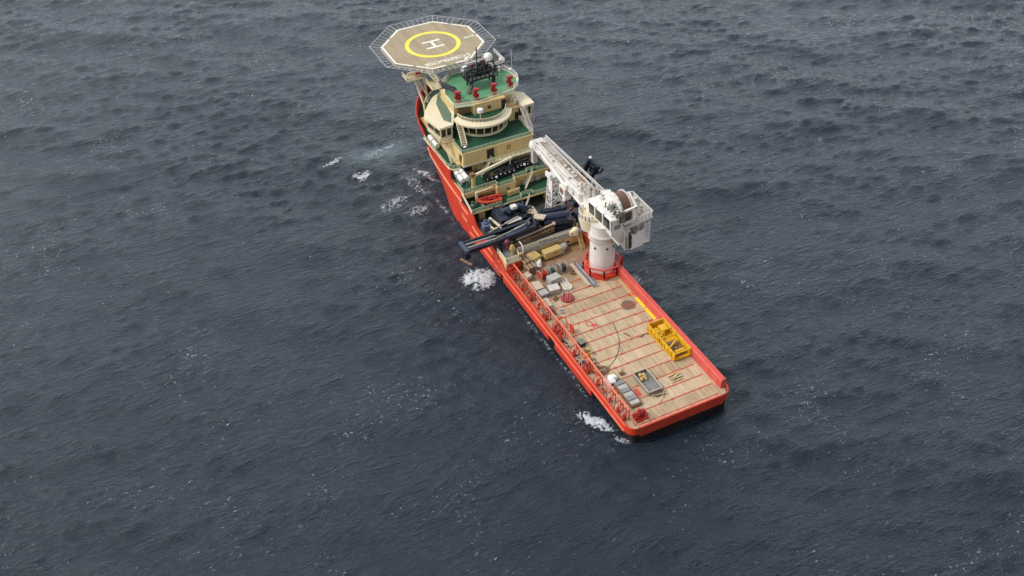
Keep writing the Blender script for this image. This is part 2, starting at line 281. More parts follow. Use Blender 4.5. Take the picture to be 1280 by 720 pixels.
# ------------------------------------------------------------------ mesh helpers
class MB:
    def __init__(s): s.v = []; s.f = []
    def add(s, vs, fs):
        o = len(s.v); s.v += [tuple(v) for v in vs]; s.f += [tuple(i + o for i in f) for f in fs]; return s
    def box(s, x0, x1, y0, y1, z0, z1):
        return s.add([(x0, y0, z0), (x1, y0, z0), (x1, y1, z0), (x0, y1, z0), (x0, y0, z1), (x1, y0, z1), (x1, y1, z1), (x0, y1, z1)],
                     [(0, 3, 2, 1), (4, 5, 6, 7), (0, 1, 5, 4), (1, 2, 6, 5), (2, 3, 7, 6), (3, 0, 4, 7)])
    def obox(s, c, size, rz=0.0):
        m = Matrix.Rotation(rz, 3, 'Z'); c = Vector(c); h = Vector(size) / 2
        vs = [c + m @ Vector((sx * h.x, sy * h.y, sz * h.z)) for sz in (-1, 1) for sx, sy in ((-1, -1), (1, -1), (1, 1), (-1, 1))]
        return s.add(vs, [(0, 3, 2, 1), (4, 5, 6, 7), (0, 1, 5, 4), (1, 2, 6, 5), (2, 3, 7, 6), (3, 0, 4, 7)])
    def bar(s, p, q, w=.12, h=None, up=(0, 0, 1)):
        p = Vector(p); q = Vector(q); d = q - p
        if d.length < 1e-6: return s
        d.normalize(); h = h or w
        u = Vector(up)
        if abs(d.dot(u)) > .98: u = Vector((1, 0, 0))
        a = d.cross(u).normalized() * w / 2; b = a.normalized().cross(d).normalized() * h / 2
        vs = [e + k for e in (p, q) for k in (-a - b, a - b, a + b, -a + b)]
        return s.add(vs, [(0, 3, 2, 1), (4, 5, 6, 7), (0, 1, 5, 4), (1, 2, 6, 5), (2, 3, 7, 6), (3, 0, 4, 7)])
    def tube(s, p, q, r, n=8, r2=None, cap=True):
        p = Vector(p); q = Vector(q); d = (q - p)
        if d.length < 1e-6: return s
        d.normalize(); r2 = r if r2 is None else r2
        u = Vector((0, 0, 1)) if abs(d.z) < .95 else Vector((1, 0, 0))
        a = d.cross(u).normalized(); b = a.cross(d)
        vs = []; fs = []
        for e, rr in ((p, r), (q, r2)):
            for k in range(n):
                t = 2 * PI * k / n; vs.append(e + (a * math.cos(t) + b * math.sin(t)) * rr)
        for k in range(n): fs.append((k, (k + 1) % n, n + (k + 1) % n, n + k))
        if cap: fs.append(tuple(range(n))[::-1]); fs.append(tuple(range(n, 2 * n)))
        return s.add(vs, fs)
    def path(s, pts, r, n=6):
        for a, b in zip(pts, pts[1:]): s.tube(a, b, r, n)
        return s
    def prism(s, pts, z0, z1, top=None):
        n = len(pts); top = top or pts
        vs = [(x, y, z0) for x, y in pts] + [(x, y, z1) for x, y in top]
        return s.add(vs, [tuple(range(n))[::-1], tuple(range(n, 2 * n))] + [(k, (k + 1) % n, n + (k + 1) % n, n + k) for k in range(n)])
    def wall(s, pts, z0, z1, closed=False):
        n = len(pts); m = n if closed else n - 1
        vs = [(x, y, z0) for x, y in pts] + [(x, y, z1) for x, y in pts]
        return s.add(vs, [(k, (k + 1) % n, n + (k + 1) % n, n + k) for k in range(m)])
    def sphere(s, c, r, n=12, m=8, sz=1.0, lo=0.0):
        c = Vector(c); vs = []; fs = []
        for i in range(m + 1):
            t = PI * i / m
            for k in range(n):
                p = 2 * PI * k / n
                vs.append(c + Vector((r * math.sin(t) * math.cos(p), r * math.sin(t) * math.sin(p), max(r * sz * math.cos(t), -r * sz * (1 - lo)))))
        for i in range(m):
            for k in range(n): fs.append((i * n + k, (i + 1) * n + k, (i + 1) * n + (k + 1) % n, i * n + (k + 1) % n))
        return s.add(vs, fs)
    def lathe(s, c, prof, n=32):
        c = Vector(c); vs = []; fs = []
        for r, z in prof:
            for k in range(n): vs.append(c + Vector((r * math.cos(2 * PI * k / n), r * math.sin(2 * PI * k / n), z)))
        m = len(prof)
        for i in range(m - 1):
            for k in range(n): fs.append((i * n + k, i * n + (k + 1) % n, (i + 1) * n + (k + 1) % n, (i + 1) * n + k))
        fs.append(tuple(range(n))[::-1]); fs.append(tuple(range((m - 1) * n, m * n)))
        return s.add(vs, fs)
    def ringarc(s, c, r0, r1, a0, a1, z0, z1, n=32):
        """annular band between radii r0<r1 (a closed solid), z0 bottom, z1 top"""
        vs = []; fs = []
        for k in range(n + 1):
            t = a0 + (a1 - a0) * k / n
            for r, z in ((r0, z0), (r1, z0), (r1, z1), (r0, z1)):
                vs.append((c[0] + r * math.cos(t), c[1] + r * math.sin(t), z))
        for k in range(n):
            a = 4 * k; b = a + 4
            for i in range(4): j = (i + 1) % 4; fs.append((a + i, b + i, b + j, a + j))
        fs.append((0, 1, 2, 3)); fs.append((4 * n + 3, 4 * n + 2, 4 * n + 1, 4 * n))
        return s.add(vs, fs)
    def build(s, name, mat, parent=None, smooth=False, bevel=0.0, loc=None):
        me = bpy.data.meshes.new(name)
        me.from_pydata(s.v, [], s.f); me.update()
        bm = bmesh.new(); bm.from_mesh(me); bmesh.ops.recalc_face_normals(bm, faces=bm.faces)
        if bevel:
            eds = [e for e in bm.edges if len(e.link_faces) == 2 and e.calc_face_angle(0) > .6]
            bmesh.ops.bevel(bm, geom=eds, offset=bevel, segments=1, affect='EDGES', clamp_overlap=True)
        bm.to_mesh(me); bm.free()
        if smooth:
            me.shade_smooth()
            try: me.set_sharp_from_angle(angle=R_(40))
            except Exception: pass
        me.materials.append(mat)
        o = bpy.data.objects.new(name, me); COL.objects.link(o)
        if parent: o.parent = parent
        if loc: o.location = loc
        return o

def thing(name, label, cat, loc=(0, 0, 0), rz=0.0, group=None):
    o = bpy.data.objects.new(name, None); COL.objects.link(o); o.empty_display_size = .5
    o.location = loc; o.rotation_euler = (0, 0, rz); o['label'] = label; o['category'] = cat
    if group: o['group'] = group
    return o
def tag(o, label, cat, group=None):
    o['label'] = label; o['category'] = cat
    if group: o['group'] = group
    return o
def dup(root, loc, rz, label, group=None):
    r = root.copy(); COL.objects.link(r); r.location = loc; r.rotation_euler = (0, 0, rz); r['label'] = label
    if group: r['group'] = group
    for ch in list(root.children):
        c = ch.copy(); COL.objects.link(c); c.parent = r
        for g in ch.children:
            d = g.copy(); COL.objects.link(d); d.parent = c
    return r

def rail(mb, pts, h=1.15, r=.055, mids=2, step=1.9, closed=False):
    pts = [Vector(p) for p in pts]
    if closed: pts = pts + [pts[0]]
    for a, b in zip(pts, pts[1:]):
        L = (b - a).length; n = max(1, round(L / step))
        for k in range(n + 1):
            p = a.lerp(b, k / n); mb.bar(p, p + Vector((0, 0, h)), r * 1.8)
        for k in range(mids + 1):
            z = h * (k + 1) / (mids + 1)
            mb.bar(a + Vector((0, 0, z)), b + Vector((0, 0, z)), r * (2.0 if k == mids else 1.3))
    return mb
def stair(mb, top, bot, w, side, treads=12, rails=True, d=.09):
    """stringers + treads from top to bottom; side = unit vector across"""
    t = Vector(top); b = Vector(bot); s = Vector(side).normalized() * w / 2
    for k in (-1, 1):
        mb.bar(t + s * k, b + s * k, .12, .3)
        if rails: mb.bar(t + s * k + Vector((0, 0, 1)), b + s * k + Vector((0, 0, 1)), .08)
    for i in range(1, treads):
        p = t.lerp(b, i / treads); mb.bar(p - s, p + s, .28, .06)
    return mb
def arc(c, r, a0, a1, n=16):
    return [(c[0] + r * math.cos(a0 + (a1 - a0) * k / n), c[1] + r * math.sin(a0 + (a1 - a0) * k / n)) for k in range(n + 1)]
def zed(pts, z): return [(x, y, z) for x, y in pts]
def clutter(mb, x0, x1, y0, y1, z0, z1, n, smin=.2, smax=.8, rng=None):
    rng = rng or random
    for _ in range(n):
        x, y = rng.uniform(x0, x1), rng.uniform(y0, y1); a = rng.uniform(smin, smax); b = rng.uniform(smin, smax); h = rng.uniform(.25, 1) * (z1 - z0)
        k = rng.random()
        if k < .5: mb.obox((x, y, z0 + h / 2), (a, b, h), rng.choice((0, 0, .3)))
        elif k < .8: mb.tube((x - a, y, z0 + h), (x + a, y + rng.uniform(-.3, .3), z0 + h), a * .35, 10)
        else: mb.tube((x, y, z0), (x, y, z0 + h), a * .4, 10)
    return mb

# ------------------------------------------------------------------ sea
def build_sea():
    N = 1024; Lp = 620.0; rng = np.random.default_rng(11)
    k = 2 * np.pi * np.fft.fftfreq(N, Lp / N); kx, ky = np.meshgrid(k, k, indexing='ij'); kk = np.hypot(kx, ky); kk[0, 0] = 1
    def field(wl, p, spread, iso, wd, cut):
        cosf = (kx * wd[0] + ky * wd[1]) / kk
        sp = kk ** -p * np.exp(-1.25 * (2 * np.pi / wl / kk) ** 2) * (np.abs(cosf) ** spread + iso); sp[0, 0] = 0; sp[kk > 2 * np.pi / cut] = 0
        f = np.real(np.fft.ifft2(np.sqrt(sp) * (rng.normal(size=(N, N)) + 1j * rng.normal(size=(N, N))))); return f / f.std()
    swell = field(34, 4.5, 8, .02, (.62, .78), 9)
    chop = field(11, 3.4, 4, .06, (.30, .95), 1.9)
    gust = field(120, 4, 0, 1, (1, 0), 30)
    h = swell * .27 + chop * .14 * np.clip(1 + .25 * gust, .4, 1.6)
    def H(x, y):
        u = (np.asarray(x) / Lp * N) % N; v = (np.asarray(y) / Lp * N) % N
        i = np.floor(u).astype(int); j = np.floor(v).astype(int); fu = u - i; fv = v - j
        i %= N; j %= N; i1 = (i + 1) % N; j1 = (j + 1) % N
        return (h[i, j] * (1 - fu) + h[i1, j] * fu) * (1 - fv) + (h[i, j1] * (1 - fu) + h[i1, j1] * fu) * fv
    x0, x1, y0, y1 = -260, 340, -140, 430; st = .72
    xs = np.arange(x0, x1 + .1, st); ys = np.arange(y0, y1 + .1, st)
    X, Y = np.meshgrid(xs, ys, indexing='ij'); nx, ny = X.shape
    Z = H(X, Y)
    ed = np.minimum(np.minimum(X - xs[0], xs[-1] - X), np.minimum(Y - ys[0], ys[-1] - Y)); Z = Z * np.clip(ed / 30, 0, 1)
    co = np.stack([X, Y, Z], -1).reshape(-1, 3)
    idx = np.arange(nx * ny).reshape(nx, ny)
    q = np.stack([idx[:-1, :-1], idx[1:, :-1], idx[1:, 1:], idx[:-1, 1:]], -1).reshape(-1, 4)
    F = 9000.0
    ext = np.array([(-F, -F, 0), (F, -F, 0), (F, F, 0), (-F, F, 0)])
    n0 = len(co); co = np.vstack([co, ext])
    c = [idx[0, 0], idx[-1, 0], idx[-1, -1], idx[0, -1]]
    ring = [(n0 + k, n0 + (k + 1) % 4, c[(k + 1) % 4], c[k]) for k in range(4)]
    q = np.vstack([q, np.array(ring)])
    me = bpy.data.meshes.new('sea')
    me.vertices.add(len(co)); me.vertices.foreach_set('co', co.ravel().astype(np.float32))
    me.loops.add(q.size); me.loops.foreach_set('vertex_index', q.ravel().astype(np.int32))
    me.polygons.add(len(q)); me.polygons.foreach_set('loop_start', np.arange(0, q.size, 4, dtype=np.int32))
    me.update(calc_edges=True); me.validate(); me.shade_smooth()
    me.materials.append(WATER)
    o = bpy.data.objects.new('sea', me); COL.objects.link(o); o['kind'] = 'structure'
    return H
SEA_H = build_sea()

def foam(cx, cy, rx, ry, rot, thr, seed, label, hump=0.0, cell=.24, sc=.62, dens=1.0, amt=1.0):
    mb = MB(); dn = []; ca, sa = math.cos(rot), math.sin(rot)
    nx, ny = int(rx * 2.6 / cell), int(ry * 2.6 / cell); idx = {}
    def val(u, v):
        d = math.hypot(u / rx, v / ry)
        p = Vector((u * sc + seed * 7.1, v * sc * 1.2, seed * 3.3))
        w = Vector((noise.noise(p * .7), noise.noise(p * .7 + Vector((5, 1, 2))), 0)) * 1.2
        a = 1 - abs(noise.noise(p + w)) * 2.2
        b_ = noise.fractal(p * 2.2 + w, .7, 2.1, 4)
        return a * .55 + b_ * .35 - (max(d, .001) ** 2) * .75 + .35 * dens
    def vert(i, j):
        if (i, j) not in idx:
            u = (i - nx / 2) * cell; v = (j - ny / 2) * cell
            u += noise.noise(Vector((i * .9, j * .9, seed))) * cell * .6; v += noise.noise(Vector((i * .9, j * .9, seed + 9))) * cell * .6
            x = cx + u * ca - v * sa; y = cy + u * sa + v * ca
            d = math.hypot(u / rx, v / ry)
            z = float(SEA_H(x, y)) + .10 + hump * max(0, 1 - d) * (.6 + .8 * noise.noise(Vector((u * .8, v * .8, seed))))
            idx[(i, j)] = len(mb.v); mb.v.append((x, y, z)); dn.append(min(1.0, max(0.0, (val(u, v) - thr + .40) / .75)) * amt)
        return idx[(i, j)]
    for i in range(nx):
        for j in range(ny):
            u = (i + .5 - nx / 2) * cell; v = (j + .5 - ny / 2) * cell
            if val(u, v) > thr - .40: mb.f.append((vert(i, j), vert(i + 1, j), vert(i + 1, j + 1), vert(i, j + 1)))
    if not mb.f: return
    me = bpy.data.meshes.new('foam'); me.from_pydata(mb.v, [], mb.f); me.update(); me.shade_smooth(); me.materials.append(FOAM)
    at = me.attributes.new('foam_amount', 'FLOAT', 'POINT'); at.data.foreach_set('value', dn)
    o = bpy.data.objects.new('foam', me); COL.objects.link(o); o['kind'] = 'stuff'; o['label'] = label; o['category'] = 'foam'
    return o
foam(-18.4, 70.0, 4.8, 4.8, .3, .12, 1, 'round boil of white foam beside the port hull under the navy boom', hump=1.1, dens=1.25, amt=1.15)
foam(-29.5, 131.5, 3.4, 2.4, .2, .2, 2, 'lone white foam patch far off the port bow', hump=.3, dens=1.2)
foam(-16.4, 10.6, 2.0, 5.0, .55, .2, 3, 'white crescent of foam beside the port stern quarter', hump=.4, dens=1.3, amt=1.2)
foam(-26.0, 113, 7.5, 3.4, .35, .42, 4, 'thin broken streak of foam off the port side abreast the rafts', dens=1.05, amt=.75)
foam(-20.5, 107, 5.5, 3.0, .3, .4, 5, 'wispy foam streak close to the port hull below the bridge', dens=1.05, amt=.8)
foam(-35.5, 142, 5.0, 1.3, .3, .3, 6, 'short white crest at the far left of the turquoise streak', dens=1.1, amt=.9)
foam(-16.2, 143.3, 8, 1.6, .25, .45, 7, 'pale foam line in the turquoise wash off the bow', dens=1.05, amt=.7)
foam(17.6, 49.5, 2.8, 6.5, .2, .45, 8, 'faint foam along the starboard side by the crane pedestal', dens=1.05, amt=.75)
foam(-13.9, 2.6, 1.4, 3.0, .6, .42, 10, 'small foam fringe at the port stern corner', dens=1.05, amt=.7)
foam(-12.0, 122.5, 1.6, 7.0, .3, .35, 12, 'white wash hugging the port bow waterline', dens=1.1, amt=.9)
foam(-13.9, 104, 1.2, 9.0, .05, .42, 14, 'thin lapping foam along the port hull below the life rafts', dens=1.05, amt=.7)
foam(-14.3, 35, .9, 30, .0, .5, 15, 'thin lapping foam along the port hull beside the cargo deck', dens=1.05, amt=.6, cell=.3)
foam(-22, 140.5, 11, 3.5, .3, .5, 17, 'soft pale churn over the turquoise wash left of the bow', dens=1.05, amt=.6)
foam(-16.5, 118, 2.2, 9, .25, .45, 18, 'broken pale streaks trailing along the port bow', dens=1.05, amt=.7)
foam(-30, 60, 3.0, 1.2, .4, .55, 16, 'faint foam scrap on open water left of the navy boom', dens=1.05, amt=.5)
# ------------------------------------------------------------------ ship
ship = thing('offshore_vessel', 'orange red offshore construction ship with cream superstructure and green decks', 'ship')

def interp(tab, y):
    if y <= tab[0][0]: return tab[0][1]
    for (a, b), (c, d) in zip(tab, tab[1:]):
        if y <= c: return b + (d - b) * (y - a) / (c - a)
    return tab[-1][1]
TOPB = [(0, 11.0), (.15, 11.86), (.5, 12.5), (1.0, 13.0), (1.7, 13.35), (2.5, 13.5), (110, 13.5), (116, 13.35), (122, 12.85), (127.7, 11.6), (131, 10.3), (134, 8.8), (137, 6.9), (139, 5.4), (141, 3.7), (142.5, 2.3), (143.5, 1.1), (144.2, 0.12)]
WLB = [(0, 10.6), (.5, 12.2), (1.0, 12.7), (2.5, 13.1), (92, 13.1), (97, 13.0), (102, 12.5), (106, 11.6), (111, 10.2), (124, 6.9), (135, 3.6), (141, 1.6), (144.2, 0.1)]
ZTOP = [(0, 5.2), (62.5, 5.2), (63.5, 5.5), (64.6, 6.3), (65.8, 7.1), (67, 7.5), (80.3, 7.6), (81.3, 7.9), (82.2, 8.8), (83, 9.8), (83.8, 10.4), (90.5, 10.5), (90.7, 13.3), (97.6, 13.7), (97.9, 14.3), (98.1, 15.8), (98.6, 16.1), (116.5, 16.3), (118.5, 17.7), (120, 18.2), (130, 18.6), (144.2, 19.0)]
ZIN = [(0, 4.5), (63, 4.5), (63.2, 4.5), (68.9, 4.5), (69.0, 7.2), (83.3, 7.25), (83.6, 10.0), (90.4, 10.1), (90.75, 13.2), (97.5, 13.3), (98.3, 15.7), (144.2, 15.8)]
def hull():
    ys = sorted(set([0, .15, .5, 1, 1.7, 2.5] + [t[0] for t in ZTOP] + [t[0] for t in TOPB] + list(range(4, 144, 3))))
    mb = MB(); dk = MB(); inn = MB()
    nl = 8; rows = []
    for y in ys:
        zt = interp(ZTOP, y); tb = interp(TOPB, y); wb = interp(WLB, y); low = 3.15 if y < 88 else 0.0
        row = []
        for k in range(nl):
            z = low + (zt - low) * k / (nl - 1)
            f = min(1, max(0, z / max(zt, 1))); f = f ** .8
            x = wb + (tb - wb) * f
            if y < 86: x = tb
            row.append((x, z))
        rows.append(row)
    for sgn in (-1, 1):
        o = len(mb.v)
        for y, row in zip(ys, rows):
            for x, z in row: mb.v.append((sgn * x, y, z))
        for i in range(len(ys) - 1):
            for k in range(nl - 1):
                a = o + i * nl + k; mb.f.append((a, a + nl, a + nl + 1, a + 1))
        # bulwark cap and inner face
        o = len(mb.v); oi = len(inn.v)
        for y, row in zip(ys, rows):
            x, z = row[-1]; t = .38 if y < 140 else min(.38, x * .5)
            mb.v += [(sgn * x, y, z), (sgn * (x - t), y, z)]
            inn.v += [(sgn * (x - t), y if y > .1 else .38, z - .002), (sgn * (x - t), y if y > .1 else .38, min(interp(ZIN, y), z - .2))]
        for i in range(len(ys) - 1):
            a = o + 2 * i; mb.f.append((a, a + 1, a + 3, a + 2))
            a = oi + 2 * i; inn.f.append((a, a + 1, a + 3, a + 2))
        # hull below the belt
        o = len(dk.v)
        for y in ys:
            wb = interp(WLB, y) - (.05 if y >= 86 else .25); zz = 3.14 if y < 88 else 0.1
            dk.v += [(sgn * wb, max(y, .5), zz), (sgn * wb * .98, max(y, .5), -2.0), (sgn * (interp(TOPB, y) - .01 if y < 86 else wb), y, zz)]
        for i in range(len(ys) - 1):
            a = o + 3 * i; dk.f.append((a, a + 1, a + 4, a + 3)); dk.f.append((a, a + 2, a + 5, a + 3))
    # transom
    xs = interp(TOPB, 0)
    mb.add([(-xs, 0, 2.5), (xs, 0, 2.5), (xs, 0, 5.2), (-xs, 0, 5.2)], [(0, 1, 2, 3)])
    mb.add([(-xs, 0, 5.2), (xs, 0, 5.2), (xs - .2, .42, 5.2), (-xs + .2, .42, 5.2)], [(0, 1, 2, 3)])
    inn.add([(-xs, .42, 5.19), (xs, .42, 5.19), (xs, .42, 4.4), (-xs, .42, 4.4)], [(0, 1, 2, 3)])
    dk.add([(-10.3, .5, 2.6), (10.3, .5, 2.6), (10.3, .5, -2), (-10.3, .5, -2)], [(0, 1, 2, 3)])
    dk.add([(-xs, .01, 2.5), (xs, .01, 2.5), (xs, .6, 2.5), (-xs, .6, 2.5)], [(0, 1, 2, 3)])
    h = mb.build('hull', RED, ship, smooth=True)
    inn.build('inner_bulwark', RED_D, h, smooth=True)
    dk.build('underwater_hull', BOOT, ship)
    return h
HULL = hull()

# fender belts on the port and starboard sides, rub strips
def belts():
    for s in (-1, 1):
        for y0, y1 in ((38.5, 64.5), (17, 35.2), (66, 85.5)):
            mb = MB(); x0, x1 = 13.4, 13.78
            z0 = .9
            mb.add([(s * x, y, z) for y in (y0, y1) for x, z in ((x0, z0), (x1 - .05, z0 + .2), (x1, z0 + .6), (x1, 3.1), (x0, 3.35))],
                   [(0, 1, 2, 3, 4), (9, 8, 7, 6, 5)] + [(k, k + 5, (k + 1) % 5 + 5, (k + 1) % 5) for k in range(5)])
            mb.build('fender_belt', RED, HULL)
        st = MB()
        st.bar((s * 13.62, 2.5, 3.3), (s * 13.62, 86, 3.3), .3, .3); st.bar((s * 13.52, 2.2, 5.16), (s * 13.52, 62.8, 5.16), .16, .16)
        st.build('rubbing_strake', RUBL, HULL)
        rb = MB()
        ys = list(np.linspace(90.8, 121, 14))
        def sx(y, z):
            zt = interp(ZTOP, y); return interp(WLB, y) + (interp(TOPB, y) - interp(WLB, y)) * (max(0, min(1, z / zt)) ** .8)
        pts = [(s * (sx(y, 10.6) + .12), y, 10.35 + .35 * math.sin((y - 90.8) / 30.2 * PI)) for y in ys]
        for a, b in zip(pts, pts[1:]): rb.bar(a, b, .3, .42)
        rb.build('rub_strip', RUB, HULL)
        for ya, yb, za, zb in ((92.2, 86.6, 9.6, 8.7), (91.0, 87.6, 6.6, 5.6), (84.0, 79.2, 6.4, 5.9), (74.2, 70.6, 6.1, 5.9), (68.6, 66.6, 7.2, 5.9)):
            m = MB(); m.bar((s * 13.6, ya, za), (s * 13.6, ya - (ya - yb) * .3, zb + .12), .22, .26); m.bar((s * 13.6, ya - (ya - yb) * .3, zb + .12), (s * 13.6, yb, zb), .22, .26); m.build('rub_strip', RUB, HULL)
belts()

# cargo deck
def deck():
    mb = MB(); pts = [(-11.2, .45)] + [(11.2, .45), (12.6, 1.2), (13.1, 2.5), (13.1, 66), (-13.1, 66), (-13.1, 2.5), (-12.6, 1.2)]
    mb.prism(pts, 4.1, 4.5)
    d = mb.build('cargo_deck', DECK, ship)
    for i, y in enumerate((1.5, 4.9, 8.4, 12.1, 15.75, 19.6, 23.0, 26.5, 30.2, 33.8, 37.4, 41.0, 44.8, 48.5, 52.3)):
        m = MB(); xl, xr = -10.6, (10.9 if y < 47 else 5.4)
        m.box(xl, xr, y - .15, y + .15, 4.4, 4.55)
        rng = random.Random(i)
        x = xl + .6 + rng.random()
        while x < xr:
            rr = rng.choice((.2, .24, .36)); m.lathe((x, y, 4.5), [(rr, 0), (rr, .09), (rr * .6, .12)], 10); x += rng.choice((1.75, 3.5, 3.5))
        m.build('lashing_rail', LASH, d)
    # starboard yellow walkway and red bay marks
    for y0, y1 in ((30.0, 34.6), (35.0, 39.3), (24.9, 27.2)):
        MB().box(11.0, 12.2, y0, y1, 4.4, 4.508).build('walkway_marking', YEL_MARK, d)
    MB().box(11.06, 11.22, 39.4, 47.5, 4.4, 4.508).build('walkway_marking', YEL_MARK, d)
    for x0, x1, y0, y1 in ((10.3, 11.7, 40.2, 41.6), (9.4, 10.7, 28.6, 30.0), (-3.5, -2.1, 34.3, 35.5), (-10.4, -8.6, 13.2, 15.4), (-6.3, -4.8, 9.0, 11.6)):
        MB().box(x0, x1, y0, y1, 4.4, 4.507).build('deck_marking', PINKRED, d)
    m = MB()
    x0, x1, y0, y1 = -4.5, -2.9, 35.2, 36.9
    for a in ((x0, x1, y0, y0 + .22), (x0, x1, y1 - .22, y1), (x0, x0 + .22, y0 + .22, y1 - .22), (x1 - .22, x1, y0 + .22, y1 - .22)): m.box(a[0], a[1], a[2], a[3], 4.4, 4.53)
    m.build('deck_hatch_frame', RED_D, d)
    m = MB(); n = 26
    pts = []
    for k in range(n):
        t = 2 * PI * k / n; r = 1.9 * (1 + .14 * noise.noise(Vector((math.cos(t) * 2, math.sin(t) * 2, 3.3))))
        pts.append((8.25 + r * math.cos(t), 37.6 + r * math.sin(t) * .98))
    m.prism(pts, 4.4, 4.506); m.build('rust_stain', RUST, d)
    # pale patches (bleached plates)
    for (x0, x1, y0, y1) in ((-1.0, .2, 36.0, 38.3), (.4, .7, 35.9, 38.2), (-.9, -.4, 33.95, 36)):
        MB().box(x0, x1, y0, y1, 4.4, 4.504).build('deck_plate', WOODL, d)
    for (x0, x1, y0, y1, mt) in ((5.4, 11.0, 45.2, 48.2, FLOOR_D),):
        pass
    return d
DECKO = deck()

# port crash rail with hoop frames
def crash(sgn):
    X0, X1 = 13.05, 11.3; top = 7.2
    m = MB(); m.tube((-X1, 4.4, top), (-X1, 63.2, top), .2, 8); m.tube((-X1, 4.4, 5.9), (-X1, 62, 5.9), .07, 6)
    m.tube((-X1, 4.4, top), (-X1, 2.3, 5.6), .15, 8); m.tube((-X1, 2.3, 5.6), (-X1, 1.8, 4.5), .15, 8)
    for y in np.arange(4.4, 62, 2.9): m.bar((-X1, y, 4.5), (-X1, y, top), .13)
    c = m.build('crash_rail', RUBL, ship)
    ys = [62.6, 59.8, 55.4, 50.8, 46.6, 42.4, 37.4, 36.2, 34.6, 27.8, 21.9, 21.2, 16.6, 10.6, 7.2, 4.6]
    for i, y in enumerate(ys):
        h = MB()
        for dy in ((-.55, .55) if i not in (6, 10) else (-.35, .35)):
            h.path([(-X0, y + dy, 4.5), (-X0, y + dy, 6.5), (-X0 + .35, y + dy, 7.05), (-X1 - .4, y + dy, 7.25), (-X1, y + dy, top)], .115, 6)
            h.tube((-X1 - .1, y + dy, 4.5), (-X1 - .1, y + dy, top), .1, 6)
        hr = random.Random(100 + i)
        if i % 3 != 1: h.box(-12.6, -12.0, y - .45, y - .1, 4.45, 4.9 + hr.random() * 1.1)
        h.tube((-12.2, y + .1, 4.5), (-12.2, y + .1, 5.6 + hr.random()), .26, 8); h.bar((-12.9, y, 4.6), (-11.5, y, 6.4), .12)
        if i % 2: h.tube((-12.6, y - .5, 5.2), (-12.6, y + .5, 5.2), .2, 8)
        h.build('hoop_frame', RED_D if i % 4 else RED, c)
    for y0, y1 in ((52, 54.5), (43.6, 45.6), (30.2, 33.4), (24, 26.6), (12.5, 14.8)):
        g = MB(); clutter(g, -12.7, -11.6, y0, y1, 4.5, 5.6, 7, .15, .5, random.Random(int(y0))); g.build('bulwark_fitting', random.Random(int(y0)).choice((MIDG, RED_D, NAVY_L)), c)
    # starboard: plated bulwark
    s = MB()
    pr = [(11.85, 4.45), (11.95, 6.6), (12.25, 7.05), (13.2, 7.05), (13.45, 6.6), (13.46, 5.0)]
    ya, yb = 2.6, 61.5
    s.add([(x, y, z) for y in (ya, yb) for x, z in pr], [(0, 1, 2, 3, 4, 5), (11, 10, 9, 8, 7, 6)] + [(k, k + 1, k + 7, k + 6) for k in range(5)])
    b = s.build('starboard_bulwark', PINKRED, ship)
    q = MB(); q.tube((12.7, 3, 7.1), (12.7, 47.5, 7.1), .13, 8)
    for y in np.arange(4, 48, 3.5): q.bar((11.9, y, 4.5), (11.98, y, 6.6), .18)
    q.build('bulwark_rib', RED_L, b)
crash(-1)
# raised red bracket on the port side of the deck
m = MB(); m.bar((-10.6, 40.2, 4.5), (-10.0, 39.2, 6.8), .22); m.bar((-10.0, 39.2, 6.8), (-8.9, 38.6, 6.6), .2); m.bar((-8.9, 38.6, 6.6), (-8.7, 38.0, 4.5), .2); m.bar((-10.9, 36.2, 6.6), (-8.8, 36.0, 6.6), .2)
m.box(-9.0, -8.75, 34.6, 36.2, 4.45, 6.6); m.bar((-8.9, 36, 6.6), (-8.9, 36, 4.5), .2); m.bar((-11, 33.9, 6.4), (-8.9, 34.6, 6.6), .18)
tag(m.build('bracket_frame', RED), 'raised red plate bracket inside the port crash rail near the square hatch mark', 'bracket')

